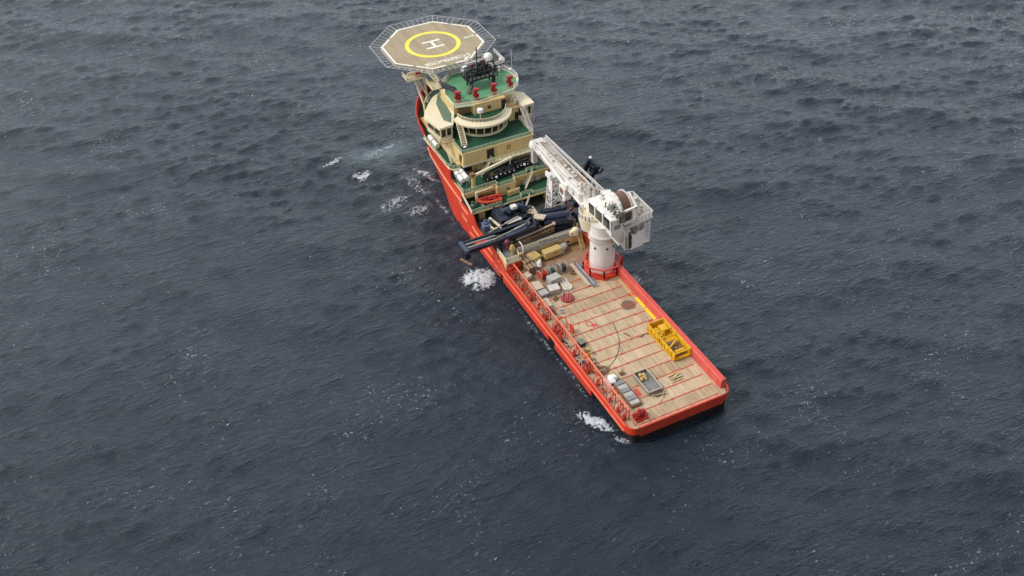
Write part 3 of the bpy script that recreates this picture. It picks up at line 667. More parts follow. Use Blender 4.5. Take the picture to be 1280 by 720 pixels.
# ------------------------------------------------------------------ aft house and machinery floor
def aft_house():
    mb = MB(); mb.prism([(-13.2, 63.4), (-8.8, 63.6), (-8.4, 66.3), (11.4, 66.5), (13.3, 66.5), (13.3, 69.0), (-13.2, 69.0)], 4.45, 7.7)
    h = mb.build('winch_house', CREAM, ship)
    fl = MB(); fl.prism([(-13.05, 69.02), (13.05, 69.02), (13.05, 98), (-13.05, 98)], 6.8, 7.2); fl.build('machinery_floor', FLOOR_D, ship)
    t = MB(); t.prism([(-13.0, 63.7), (-9.0, 63.9), (-8.5, 66.6), (11.4, 66.8), (13, 66.8), (13, 68.9), (-13, 68.9)], 7.6, 7.76); t.build('roof_walkway', MIDG, h)
    c = MB(); c.bar((-13.2, 63.3, 7.6), (-8.8, 63.5, 7.6), .2, .5); c.bar((-8.8, 63.5, 7.6), (-8.4, 66.2, 7.6), .2, .5); c.build('roof_edge', CREAM_L, h)
    c = MB(); c.tube((-8.3, 66.1, 7.7), (11.2, 66.4, 7.7), .3, 8); c.tube((-2, 66.6, 8.5), (9.4, 67.2, 8.5), .16, 8); c.tube((-2, 67.0, 8.8), (9.4, 67.5, 8.8), .14, 8); c.build('roof_pipe', MIDG, h)
    r = MB(); rail(r, [(-13.0, 68.6, 7.76), (-13.0, 63.6, 7.76), (-9.1, 63.8, 7.76), (-8.6, 66.4, 7.76)], 1.25, .07, 2, 1.1)
    rail(r, [(-8.4, 66.5, 7.76), (9.6, 66.8, 7.76)], 1.15, .065, 2, 1.5)
    r.build('railing', CREAM_L, h)
    s = MB(); s.add([(-13.1, 63.4, 4.5), (-13.1, 69, 4.5), (-13.1, 69, 9.0), (-13.1, 63.4, 8.6), (-12.95, 63.4, 4.5), (-12.95, 69, 4.5), (-12.95, 69, 9.0), (-12.95, 63.4, 8.6)],
                    [(0, 1, 2, 3), (7, 6, 5, 4), (0, 4, 5, 1), (1, 5, 6, 2), (2, 6, 7, 3), (3, 7, 4, 0)]); s.build('side_screen', CREAM_L, h)
    def onwall(x): return 66.3
    for x, z, wd, hh, mt in ((3.2, 6.3, 1.0, 1.1, MIDG), (6.6, 5.7, .55, .6, DARK), (-3.6, 5.9, 2.3, 2.9, LIGHTG)):
        p = MB(); y = onwall(x); p.box(x - wd / 2, x + wd / 2, y - .12, y + .3, z - hh / 2, z + hh / 2); p.build('wall_panel', mt, h)
    for x in (-5.4, -1.6, 1.3, 5.1, 8.3):
        p = MB(); y = onwall(x); p.bar((x, y - .03, 4.5), (x, y - .03, 7.4), .12); p.build('wall_seam', CREAM_L if x < 0 else OCHRE, h)
    rr = MB(); rr.box(-12.2, -8.9, 63.1, 63.38, 4.45, 7.0); rr.build('red_bulkhead', RED_D, h)
    rr = MB(); rr.box(11.2, 13.0, 61.8, 66.4, 4.45, 7.2); rr.build('red_bulkhead', RED_D, h)
    st = MB(); stair(st, (9.6, 68.2, 8.5), (9.3, 62.6, 4.5), .9, (1, 0, 0), 11, True); st.build('stair', OCHRE, h)
    st = MB(); stair(st, (11.9, 68.2, 8.5), (11.5, 63.9, 4.6), .9, (1, 0, 0), 10, True); st.build('stair', BROWN, h)
    return h
AFT = aft_house()

# ------------------------------------------------------------------ accommodation block
def mirror(pts, cx): return pts + [(2 * cx - x, y) for x, y in reversed(pts)]
def superstructure():
    # level A: z 7.2 -> 10.3 (dark recess below deck A)
    a = MB(); a.box(-11.6, 11.8, 91.5, 110, 7.15, 10.0); lvA = a.build('lower_deckhouse', CREAM, ship)
    p = MB(); p.box(-10.9, -9.2, 84.9, 86.4, 7.15, 9.95); p.build('deck_support', CREAM, lvA)
    p = MB(); p.box(9.2, 10.6, 85.2, 86.6, 7.15, 9.95); p.build('deck_support', CREAM, lvA)
    dA = MB(); dA.prism([(-13.35, 84.2), (13.35, 84.2), (13.35, 91.6), (-13.35, 91.6)], 9.95, 10.3); A = dA.build('lower_boat_deck', CREAM, ship)
    g = MB(); g.prism([(-13.0, 84.5), (13.1, 84.5), (13.1, 91.4), (-13.0, 91.4)], 10.2, 10.312); g.build('green_deck_covering', GREEN, A)
    r = MB(); rail(r, [(-13.1, 84.4, 10.31), (-4.2, 84.4, 10.31)], 1.15, .055, 2, 1.3); rail(r, [(-2.6, 84.4, 10.31), (1.8, 84.4, 10.31)], 1.15, .06); 
    rail(r, [(1.8, 84.4, 10.31), (1.8, 85.6, 10.31), (5.4, 85.6, 10.31), (5.4, 84.4, 10.31), (13.2, 84.4, 10.31)], 1.15, .055, 2, 1.4); r.build('railing', RAILG, A)
    # sloping cream side bulwark between decks A and B, port and starboard
    for s in (-1, 1):
        sb = MB(); x0, x1 = 13.5, 13.3
        pf = [(83.9, 10.45), (83.9, 11.5), (90.6, 13.7), (90.6, 12.9)]
        sb.add([(s * x, y, z) for x in (x0, x1) for y, z in pf], [(0, 1, 2, 3), (7, 6, 5, 4)] + [(k, (k + 1) % 4, (k + 1) % 4 + 4, k + 4) for k in range(4)]); sb.build('side_bulwark', CREAM_L, A)
        so = MB(); so.add([(s * x, y, z) for x in (13.47, 13.33) for y, z in ((84.6, 10.4), (90.55, 10.55), (90.55, 12.6))], [(0, 1, 2), (5, 4, 3), (0, 1, 4, 3), (1, 2, 5, 4), (2, 0, 3, 5)]); so.build('side_opening', BLACK, A)
    # level B: wall between A and B, deck B at 13.6
    w = MB(); w.prism([(-9.6, 91.2), (-3.9, 90.4), (-3.9, 88.2), (1.9, 88.2), (1.9, 90.6), (12.9, 90.6), (12.9, 112), (-12.6, 112), (-12.6, 95)], 10.28, 13.25); B = w.build('middle_deckhouse', CREAM, ship)
    sk = MB(); sk.box(-12.9, -3.4, 89.2, 89.5, 12.2, 13.25); sk.box(1.8, 13.2, 90.2, 90.5, 12.0, 13.25); sk.build('deck_edge_apron', OCHRE, B)
    nb = MB(); nb.prism([(-1.0, 87.0), (2.6, 87.3), (3.0, 88.1), (-1.0, 88.1)], 10.3, 11.7); nb.build('locker', CREAM, B)
    dB = MB(); dB.prism([(-13.35, 89.3), (-3.7, 89.7), (-3.7, 88.1), (2.1, 88.1), (2.1, 90.0), (13.3, 90.0), (13.3, 98.5), (-13.35, 98.5)], 13.22, 13.6); dBo = dB.build('upper_boat_deck', CREAM, ship)
    g = MB(); g.prism([(-13.1, 89.6), (-3.4, 90.0), (-3.4, 88.4), (1.8, 88.4), (1.8, 90.3), (13.1, 90.3), (13.1, 98.4), (-13.1, 98.4)], 13.5, 13.612); g.build('green_deck_covering', GREEN, dBo)
    r = MB(); rail(r, [(-13.1, 94.0, 13.61), (-13.1, 89.5, 13.61), (-3.5, 89.9, 13.61), (-3.5, 88.3, 13.61), (1.9, 88.3, 13.61), (1.9, 90.2, 13.61), (6.5, 90.2, 13.61), (6.5, 91.3, 13.61), (9.8, 91.3, 13.61), (9.8, 90.2, 13.61), (13.1, 90.2, 13.61)], 1.15, .055, 2, 1.4); r.build('railing', RAILG, dBo)
    for x, y, z in ((-.4, 88.2, 12.0), (10.6, 90.6, 11.9)):
        p = MB(); p.box(x - .42, x + .42, y - .1, y + .2, z - .45, z + .45); o = p.build('porthole', BROWN, B)
        q = MB(); q.box(x - .22, x + .22, y - .14, y + .1, z - .26, z + .26); q.build('pane', GLASS, o)
    for x in (5.4, 7.6, 9.6):
        p = MB(); p.box(x - .7, x + .7, 89.9, 90.62, 10.6, 11.9); p.build('wall_cabinet', LIGHTG, B)
    st = MB(); stair(st, (8.4, 90.6, 13.5), (4.6, 88.0, 10.3), 1.1, (.4, 1, 0), 10); st.build('stair', CREAM_L, B)
    st = MB(); stair(st, (4.4, 84.6, 10.3), (1.6, 82.4, 7.3), 1.0, (.6, 1, 0), 9); st.build('stair', GREYW, A)
    st = MB(); st.bar((-9.4, 91.0, 10.4), (-5.2, 89.6, 13.0), .16, .2); st.build('handrail', CREAM_L, B)
    # level C walls (recessed, in the shade) z 13.6 -> 16.9
    w = MB(); w.prism([(-10.4, 99.2), (-5.0, 99.2), (-5.0, 98.4), (12.4, 98.4), (12.4, 128), (-10.4, 128)], 13.58, 16.6); Cw = w.build('recessed_deckhouse', CREAM, ship)
    for x0, x1 in ((-8.8, -6.4), (-3.0, -.8), (3.2, 5.2)):
        p = MB(); p.box(x0, x1, 98.3 if x0 > -5 else 99.1, 98.9 if x0 > -5 else 99.5, 13.7, 16.1); p.build('doorway', BLACK, Cw)
    # forecastle deck z 16
    f = [(-13.1, 98.8), (-13.1, 110), (-12.9, 117), (-12.4, 122), (-11.1, 127.7), (-8.3, 134), (-5.0, 138.6), (-1.5, 142.2), (0, 142.6)]
    fd = MB(); fd.prism([(-9.8, 98.4), (-12.0, 98.3)] + f + [(-x, y) for x, y in reversed(f[:-1])] + [(12.0, 98.3), (9.8, 98.4)], 15.6, 15.98); F = fd.build('forecastle_deck', GREEN, ship)
    r = MB(); rail(r, [(-10.0, 98.6, 16.1), (-11.6, 98.5, 16.1), (-12.7, 99.3, 16.1), (-13.2, 101, 16.15), (-13.25, 108, 16.2), (-13.25, 117.2, 16.3)], 1.15, .06, 2, 1.5)
    rail(r, [(13.25, 99, 16.1), (13.25, 117.2, 16.3)], 1.15, .055, 2, 1.8); r.build('railing', RAILG, F)
    e = MB(); e.bar((-13.1, 99.0, 16.1), (-13.3, 117.5, 16.3), .35, .3); e.bar((-10.0, 98.4, 15.9), (-12.2, 98.4, 15.95), .3, .5); e.bar((-12.2, 98.4, 15.95), (-13.2, 99.4, 16.0), .3, .5); e.build('deck_edge', CREAM_L, F)
    # house C-D z 15.98 -> 20.6
    hs_ = [(-9.7, 97.5), (-9.9, 108), (-10.6, 117), (-10.7, 122.4), (-8.9, 128), (-6.3, 132.3), (-2.5, 135.2), (1.0, 136)]
    hp = hs_ + [(2.8 - x, y) for x, y in reversed(hs_[:-1])]
    top = [(x * .96 + .04, y - max(0, (y - 122)) * .12) for x, y in hp]
    h = MB(); h.prism(hp, 16.55, 20.3, top); D = h.build('bridge_deckhouse', CREAM, ship)
    p = MB(); p.box(-9.66, 12.46, 97.2, 97.52, 16.5, 17.0); p.build('wall_base_ledge', CREAM_L, D)
    dD = MB(); dtop = [(x * 1.0, y) for x, y in hp]; dD.prism(dtop, 20.3, 20.62); dDo = dD.build('bridge_deck', CREAM, ship)
    g = MB(); g.prism([(-9.3, 97.9)] + [(x * .97 + .04, y - .4) for x, y in hp[1:-1]] + [(12.1, 97.9)], 20.5, 20.634); g.build('green_deck_covering', GREEN, dDo)
    r = MB(); rail(r, [(-9.5, 105.5, 20.63), (-9.5, 97.7, 20.63), (12.3, 97.7, 20.63), (12.3, 106, 20.63)], 1.15, .058, 2, 1.5); r.build('railing', RAILG, dDo)
    # recess doorway, window, catwalk
    p = MB(); p.box(-2.3, .4, 97.38, 97.9, 17.0, 20.0); dr = p.build('recessed_doorway', BLACK, D)
    q = MB(); q.box(-.1, .75, 97.36, 97.62, 16.9, 20.1); q.build('door_jamb', OCHRE, dr)
    p = MB(); p.box(4.0, 5.0, 97.36, 97.7, 18.4, 19.6); o = p.build('window', BROWN, D)
    q = MB(); q.box(4.25, 4.75, 97.33, 97.6, 18.65, 19.35); q.build('pane', OCHRE, o)
    p = MB(); p.box(-9.69, -9.3, 98.6, 100.0, 17.0, 19.4); p.build('side_window', GLASS, D)
    c = MB(); c.box(-1.4, 12.8, 95.5, 97.48, 16.5, 16.8); cw = c.build('catwalk', CREAM_L, D)
    r = MB(); rail(r, [(-1.3, 97.3, 16.8), (-1.3, 95.6, 16.8), (12.7, 95.6, 16.8)], 1.15, .058, 2, 1.4); r.build('catwalk_railing', RAILG, D)
    st = MB(); stair(st, (-1.6, 96.6, 16.8), (-5.4, 95.2, 13.6), 1.0, (.3, 1, 0), 10); st.build('stair', CREAM_L, D)
    u = MB(); u.box(1.0, 9.5, 97.6, 98.3, 14.6, 16.4); u.build('under_catwalk_duct', CREAM, Cw)
    # stairs on the port side: wing -> forecastle deck
    st = MB(); stair(st, (-10.9, 106.6, 20.7), (-11.1, 101.2, 16.0), 1.1, (1, 0, 0), 14); st.build('stair', CREAM_L, D)
    sl = MB(); sl.box(-10.1, -9.9, 101, 106.4, 16.0, 17.2); sl.build('stair_screen', CREAM_L, D)

    # wheelhouse
    wc = (1.8, 110.2)
    aw = arc(wc, 7.4, R_(180 + 12), R_(360 - 12), 22)
    fr = [(9.6, 112), (9.6, 119), (6.5, 124), (1.8, 125.8), (-2.9, 124), (-6.0, 119), (-6.0, 112)]
    wl = MB(); wl.prism(aw + fr, 20.6, 21.2); W = wl.build('wheelhouse', CREAM_L, ship)
    rim = MB(); rim.ringarc(wc, 7.2, 7.75, R_(188), R_(354), 21.05, 21.4, 32); rim.build('window_sill', CREAM_L, W)
    gl = MB()
    a2 = arc(wc, 7.25, R_(186), R_(354), 10); a3 = arc(wc, 8.0, R_(186), R_(354), 10)
    for k in range(10):
        g = MB(); g.add([(*a2[k], 21.3), (*a2[k + 1], 21.3), (*a3[k + 1], 24.2), (*a3[k], 24.2)], [(0, 1, 2, 3)]); g.build('window', GLASS, W)
    for k in range(11):
        b_ = MB(); x, y = a2[k]; x3, y3 = a3[k]; u = ((x - wc[0]) / 7.25, (y - wc[1]) / 7.25)
        b_.bar((x + u[0] * .06, y + u[1] * .06, 21.3), (x3 + u[0] * .06, y3 + u[1] * .06, 24.2), .26, .16); b_.build('window_mullion', CREAM_L, W)
    core = MB(); core.prism([(x * .97 + .05, y + .2) for x, y in aw] + fr, 21.15, 24.2); core.build('inner_core', BLACK, W)
    # wheelhouse roof: sloped cream fascia ring, green inside
    fa = MB(); n = 40; a0, a1 = R_(180 + 6), R_(360 - 22)
    prof = [(8.75, 24.1), (9.0, 24.35), (8.95, 24.85), (7.35, 25.4), (7.2, 25.3), (7.2, 24.9), (7.4, 24.05)]
    for k in range(n + 1):
        t = a0 + (a1 - a0) * k / n
        for r_, z in prof: fa.v.append((wc[0] + r_ * math.cos(t), wc[1] + r_ * math.sin(t), z))
    P = len(prof)
    for k in range(n):
        for i in range(P): fa.f.append((k * P + i, k * P + (i + 1) % P, (k + 1) * P + (i + 1) % P, (k + 1) * P + i))
    fa.f.append(tuple(range(P))); fa.f.append(tuple(range(n * P, n * P + P)))
    FA = fa.build('roof_fascia', CREAM_L, W, smooth=True)
    rf = MB(); rf.prism(arc(wc, 7.25, R_(180 + 6), R_(360 - 10), 24) + [(10.2, 112), (10.2, 119), (6.8, 124.4), (1.8, 126.3), (-3.2, 124.4), (-6.4, 119)], 24.2, 24.9); rf.build('green_roof_deck', GREEN, W)
    r = MB(); rail(r, zed(arc(wc, 7.3, R_(186), R_(340), 18), 25.2), 1.1, .07, 2, 1.5); r.build('railing', CREAM_L, W)
    # bridge wings
    pw = [(-3.6, 125.8), (-7.2, 123.6), (-10.2, 120.2), (-12.6, 116.8), (-13.9, 114.2), (-13.4, 111.5), (-12.4, 106.2), (-8.2, 106.5), (-5.2, 112.4), (-4.6, 118)]
    wg = MB(); wg.prism(pw, 24.4, 25.05, [(x * .985 - .1, y) for x, y in pw]); PW = wg.build('bridge_wing', CREAM_L, ship)
    g = MB(); g.prism([(-5.4, 124.2), (-7.9, 119.5), (-8.9, 114), (-9.6, 109.9), (-8.2, 107.6), (-6.3, 112), (-5.5, 118)], 24.9, 25.07); g.build('green_roof_patch', GREEN_G, PW)
    b_ = MB(); b_.prism([(-12.2, 106.6), (-8.4, 106.9), (-6.2, 112), (-6.2, 121), (-10.0, 119.6), (-13.2, 114)], 20.6, 21.7); b_.build('wing_base', CREAM_L, PW)
    gk = MB(); gk.prism([(-11.9, 106.8), (-8.5, 107.1), (-6.5, 112), (-6.5, 121), (-9.8, 119.2), (-12.8, 114)], 21.6, 24.45); gk.build('wing_window', GLASS, PW)
    for p in ((-11.95, 106.72), (-10.2, 106.85), (-8.5, 107.0), (-12.85, 114), (-12.4, 110.3)):
        m_ = MB(); m_.bar((p[0] - .05, p[1] - .06, 21.5), (p[0] - .05, p[1] - .06, 24.5), .3); m_.build('window_mullion', CREAM_L, PW)
    lv = MB(); lv.box(-12.9, -8.3, 105.4, 106.5, 20.45, 20.7); lv.build('wing_landing', CREAM, PW)
    r = MB(); rail(r, [(-12.9, 110, 20.7), (-12.9, 105.4, 20.7), (-9.6, 105.4, 20.7)], 1.1, .07, 2, 1.2); r.build('railing', CREAM_L, PW)
    st = MB(); stair(st, (-5.9, 108.4, 25.0), (-7.3, 101.2, 20.7), 1.5, (1, -.2, 0), 16); st.build('stair', CREAM_L, PW)
    sp = MB(); sp.add([(-6.5, 108.8, 24.9), (-7.9, 101.6, 20.9), (-7.9, 101.6, 20.6), (-6.6, 106.5, 20.6), (-6.35, 108.8, 24.9), (-7.75, 101.6, 20.9), (-7.75, 101.6, 20.6), (-6.45, 106.5, 20.6)], [(0, 1, 2, 3), (7, 6, 5, 4), (0, 1, 5, 4), (1, 2, 6, 5)]); sp.build('stair_screen', CREAM_L, PW)
    # starboard wing
    sw = [(12.9, 116.2), (14.6, 115.2), (17.0, 113.2), (17.1, 106.4), (13.6, 106.2), (12.9, 108)]
    wg = MB(); wg.prism(sw, 24.4, 25.05); SW = wg.build('bridge_wing', CREAM_L, ship)
    b_ = MB(); b_.prism([(10.4, 116.5), (14.2, 114.8), (16.4, 113), (16.5, 106.8), (13.7, 106.6), (12.2, 107)], 20.6, 21.7); b_.build('wing_base', CREAM_L, SW)
    gk = MB(); gk.prism([(10.5, 116.3), (14.1, 114.5), (16.1, 112.8), (16.2, 107.0), (13.8, 106.8), (12.4, 107.2)], 21.6, 24.45); gk.build('wing_window', GLASS, SW)
    for p in ((13.75, 106.7), (15, 106.75), (16.25, 106.9)):
        m_ = MB(); m_.bar((p[0], p[1] - .06, 21.5), (p[0], p[1] - .06, 24.5), .3); m_.build('window_mullion', CREAM_L, SW)
    st = MB(); stair(st, (13.2, 106.8, 24.6), (12.6, 99.6, 20.7), 1.2, (1, 0, 0), 14); st.build('stair', GREYW, SW)
    fr_ = MB()
    for a, b in (((14.2, 106, 24.3), (14.2, 106, 17)), ((16.6, 106, 24.3), (16.6, 106, 17)), ((14.2, 106, 23), (16.6, 106, 19)), ((14.2, 106, 19.4), (16.6, 106, 19.4)), ((12.6, 99.6, 20.4), (14.2, 106, 17))): fr_.bar(a, b, .22)
    fr_.build('wing_bracing', GREYW, SW)
    m_ = MB(); m_.box(9.3, 12.95, 107.2, 117, 20.6, 24.6); m_.box(9.0, 12.95, 108.6, 117, 24.6, 25.1); sc_ = m_.build('wing_passage', CREAM, SW); MB().box(11.2, 12.3, 107.08, 107.3, 20.8, 23.0).build('door', GLASS, sc_); m_ = MB(); clutter(m_, 10.4, 13.0, 108.0, 110.6, 25.1, 27.0, 14, .2, .6, random.Random(77)); m_.build('roof_fitting', GREYW, sc_)
    # upper block under the monkey island
    ub = MB(); ub.prism([(-5.6, 111.6), (-.8, 110.6), (-.8, 108.4), (8.9, 108.2), (8.9, 110.4), (12.2, 111.0), (12.2, 121), (-5.6, 121)], 24.8, 28.2); U = ub.build('upper_deckhouse', CREAM, ship)
    p = MB(); p.box(3.3, 4.3, 108.08, 108.5, 25.9, 26.9); o = p.build('window', BROWN, U)
    q = MB(); q.box(3.55, 4.05, 108.05, 108.4, 26.1, 26.7); q.build('pane', GLASS, o)
    p = MB(); p.box(7.6, 8.95, 108.0, 108.9, 24.9, 27.6); p.build('doorway', BLACK, U)
    p = MB(); p.box(-5.2, -1.2, 110.4, 111.3, 24.9, 26.8); p.build('wall_shade_panel', BROWN, U)  # brown panel stands in for the shade of the recessed wall
    mk = [(-6.0, 112.2), (-5.8, 110.9), (1.3, 109.0), (12.7, 110.6), (15.2, 112.6), (16.5, 116), (16.4, 120), (14.8, 123.6), (11.5, 126.2), (6, 127.4), (0, 127), (-4.2, 123), (-5.8, 117)]
    k = MB(); k.prism(mk, 28.18, 28.5); K = k.build('monkey_island', CREAM_L, ship)
    g = MB(); g.prism([(x + (4.5 - x) * .035, y + (118 - y) * .05) for x, y in mk], 28.4, 28.515); g.build('green_deck_covering', GREEN_L, K)
    ov = MB(); ov.add([(-5.8, 110.9, 28.3), (1.3, 109.0, 28.3), (12.7, 110.6, 28.3), (12.7, 110.0, 27.7), (1.3, 108.3, 27.7), (-5.8, 110.2, 27.7)], [(0, 1, 4, 5), (1, 2, 3, 4)]); ov.build('deck_overhang', RAILG, K)
    r = MB(); rail(r, zed(mk[3:], 28.51), 1.2, .07, 3, 1.3); r.build('railing', RAILW, K)
    r = MB(); rail(r, zed(mk[1:4], 28.51), 1.1, .045, 2, 1.5); r.build('front_railing', RAILG, K)
    return K
MONK = superstructure()

# ------------------------------------------------------------------ helideck
def helideck():
    cx, cy, z = .4, 140.4, 32.3; Rr = 15.6
    A = [R_(22.5 + 45 * k) for k in range(8)]
    oc = [(cx + Rr * math.cos(a), cy + Rr * math.sin(a)) for a in A]
    H = MB().prism(oc, z - .45, z).build('helideck', HELI, ship)
    m = MB(); Ri, Ro = Rr - .75, Rr - .15
    for k in range(8):
        a, b = A[k], A[(k + 1) % 8]
        def P(r, t):  # point on the octagon of radius r between corners a, b
            p = Vector((math.cos(a), math.sin(a))) * r; q = Vector((math.cos(b), math.sin(b))) * r; v = p.lerp(q, t); return (cx + v.x, cy + v.y)
        segs = [(0, 1)]
        if k == 5: segs = [(0, .36), (.62, 1)]
        if k in (0, 2, 4, 6, 7): segs = [(0, .46), (.56, 1)]
        for t0, t1 in segs:
            m.prism([P(Ri, t0), P(Ro, t0), P(Ro, t1), P(Ri, t1)], z - .1, z + .008)
    m.build('edge_line', WHITE_MARK, H)
    MB().ringarc((cx + .05, cy + .1), 7.15, 8.35, 0, 2 * PI, z - .1, z + .008, 64).build('landing_circle', YEL_MARK, H)
    h = MB(); hx, hy = cx + .2, cy + .1
    h.box(hx - 2.8, hx + 2.8, hy + 1.55, hy + 2.35, z - .1, z + .012); h.box(hx - 2.8, hx + 2.8, hy - 2.35, hy - 1.55, z - .1, z + .012); h.box(hx - .42, hx + .42, hy - 1.548, hy + 1.548, z - .1, z + .0118)
    h.build('letter_h', WHITE_MARK, H)
    # name lettering, read from ahead of the ship
    cu = bpy.data.curves.new('ship_name', 'FONT'); cu.body = 'C-CONSTRUCTOR'; cu.size = 2.35; cu.extrude = .004; cu.align_x = 'CENTER'; cu.align_y = 'CENTER'; cu.offset = .05
    to = bpy.data.objects.new('tmp', cu); COL.objects.link(to)
    bpy.context.view_layer.update()
    me = bpy.data.meshes.new_from_object(to.evaluated_get(bpy.context.evaluated_depsgraph_get()))
    bpy.data.objects.remove(to)
    xs = [v.co.x for v in me.vertices]; s = 14.3 / (max(xs) - min(xs))
    for v in me.vertices: v.co = Vector((-v.co.x * s + .55, -v.co.y * 1.0 + 129.35, z + .012 + v.co.z))
    me.materials.clear(); me.materials.append(WHITE_MARK)
    o = bpy.data.objects.new('ship_name', me); COL.objects.link(o); o.parent = H
    # small weight marking, worn and too small to read: short white strokes
    w = MB()
    for k, x in enumerate((10.6, 11.5, 12.4, 13.2)): w.obox((x, 139.6 + .05 * k, z), (.55 if k != 2 else .3, .9, .02), .25)
    w.build('weight_marking', WHITE_MARK, H)
    # safety net: frame bars and mesh around the edge
    n = MB(); Rn = Rr + 3.3; zn = z + .35
    def PN(k, t, r, zz):
        a, b = A[k], A[(k + 1) % 8]; p = Vector((math.cos(a), math.sin(a))) * r; q = Vector((math.cos(b), math.sin(b))) * r; v = p.lerp(q, t); return Vector((cx + v.x, cy + v.y, zz))
    for k in range(8):
        n.bar(PN(k, 0, Rn, zn), PN(k, 1, Rn, zn), .13); n.bar(PN(k, 0, Rr + .1, z - .12), PN(k, 1, Rr + .1, z - .12), .1)
        for i in range(8):
            t = i / 8; n.bar(PN(k, t, Rr, z - .15), PN(k, t, Rn, zn), .09 if i else .16)
            if i % 2 == 0: n.bar(PN(k, t, Rr - .3, z - .9), PN(k, t, (Rr + Rn) / 2, (z + zn) / 2 - .1), .09)
        for j in range(1, 6):
            f = j / 6; n.bar(PN(k, 0, Rr + (Rn - Rr) * f, z - .12 + (zn - z + .1) * f), PN(k, 1, Rr + (Rn - Rr) * f, z - .12 + (zn - z + .1) * f), .012)
        for i in range(24):
            t = (i + .5) / 24; n.bar(PN(k, t, Rr, z - .15), PN(k, t, Rn, zn), .012)
    n.build('safety_net', NETG, H)
    # perimeter skirt and structure below
    sk = MB(); 
    for k in range(8): sk.bar(PN(k, 0, Rr - .1, z - .7), PN(k, 1, Rr - .1, z - .65), .3, .5)
    for x in (-8, -3, 2, 7): sk.bar((x, 128, z - 1.0), (x, 153, z - 1.0), .35, .9)
    for y in (130, 136, 142, 148): sk.bar((-12, y, z - 1.9), (12.6, y, z - 1.9), .35, .9)
    sk.build('support_grid', CREAM_L, H)
    for p, q in (((-8.6, 126.6, 19.5), (-9.6, 133.5, 30)), ((-7.0, 128.4, 19.5), (-6.0, 133.6, 30)), ((-5.4, 128.8, 19.5), (-9.6, 133.5, 30)), ((9.6, 127.6, 19.5), (10.0, 133.6, 30)), ((-4.8, 138.8, 16), (-7.5, 146, 30)), ((4.8, 138.8, 16), (7.5, 146, 30)), ((-4.2, 124.2, 25), (-4.2, 128.6, 31.3)), ((2.6, 126, 25), (2.6, 128.6, 31.3)), ((0.2, 126, 25), (.2, 128.6, 31.3)), ((0, 138.5, 16), (0, 140, 30.5))):
        MB().tube(p, q, .34, 10).build('support_leg', CREAM_L, H, smooth=True)
    g = MB(); g.box(-12.6, -6.8, 128.9, 133.4, 28.6, 28.85); g.box(-7.2, -3.8, 123.2, 129.2, 27.2, 27.4); pf = g.build('access_platform', CREAM_L, H)
    r = MB(); rail(r, [(-12.5, 133.2, 28.85), (-12.5, 129, 28.85), (-7, 129, 28.85)], 1.1, .07, 2, 1.2); rail(r, [(-7.1, 128.8, 27.4), (-7.1, 123.4, 27.4)], 1.1, .07)
    stair(r, (-6.6, 127.0, 31.6), (-4.6, 122.6, 28.6), 1.2, (1, 0, 0), 9); r.build('platform_railing', CREAM_L, H)
    g = MB(); g.box(9.6, 16.0, 123.2, 131.2, 29.8, 30.05); clutter(g, 8.5, 13.2, 124.2, 128, 30, 31.8, 22, .2, .7, random.Random(3)); g.build('mooring_platform', DARK, H)
    r = MB(); rail(r, [(12.6, 122.9, 30.05), (16.0, 123.2, 30.05), (16.0, 131, 30.05)], 1.2, .08, 3, 1.1); r.bar((13.2, 121.6, 28.6), (16.0, 126.5, 30.2), .7, .3); r.build('platform_railing', RAILW, H)
    return H
helideck()
m = MB().box(-.85, .85, -.8, .8, 0, 1.7); o = m.build('foam_cabinet', MAROON, loc=(-8.6, 130.4, 28.86), bevel=.05)
tag(o, 'dark red firefighting cabinet on the platform at the helideck edge', 'cabinet')
MB().box(-.5, .1, -.83, -.78, .3, 1.3).build('cabinet_door', RED_L, o)

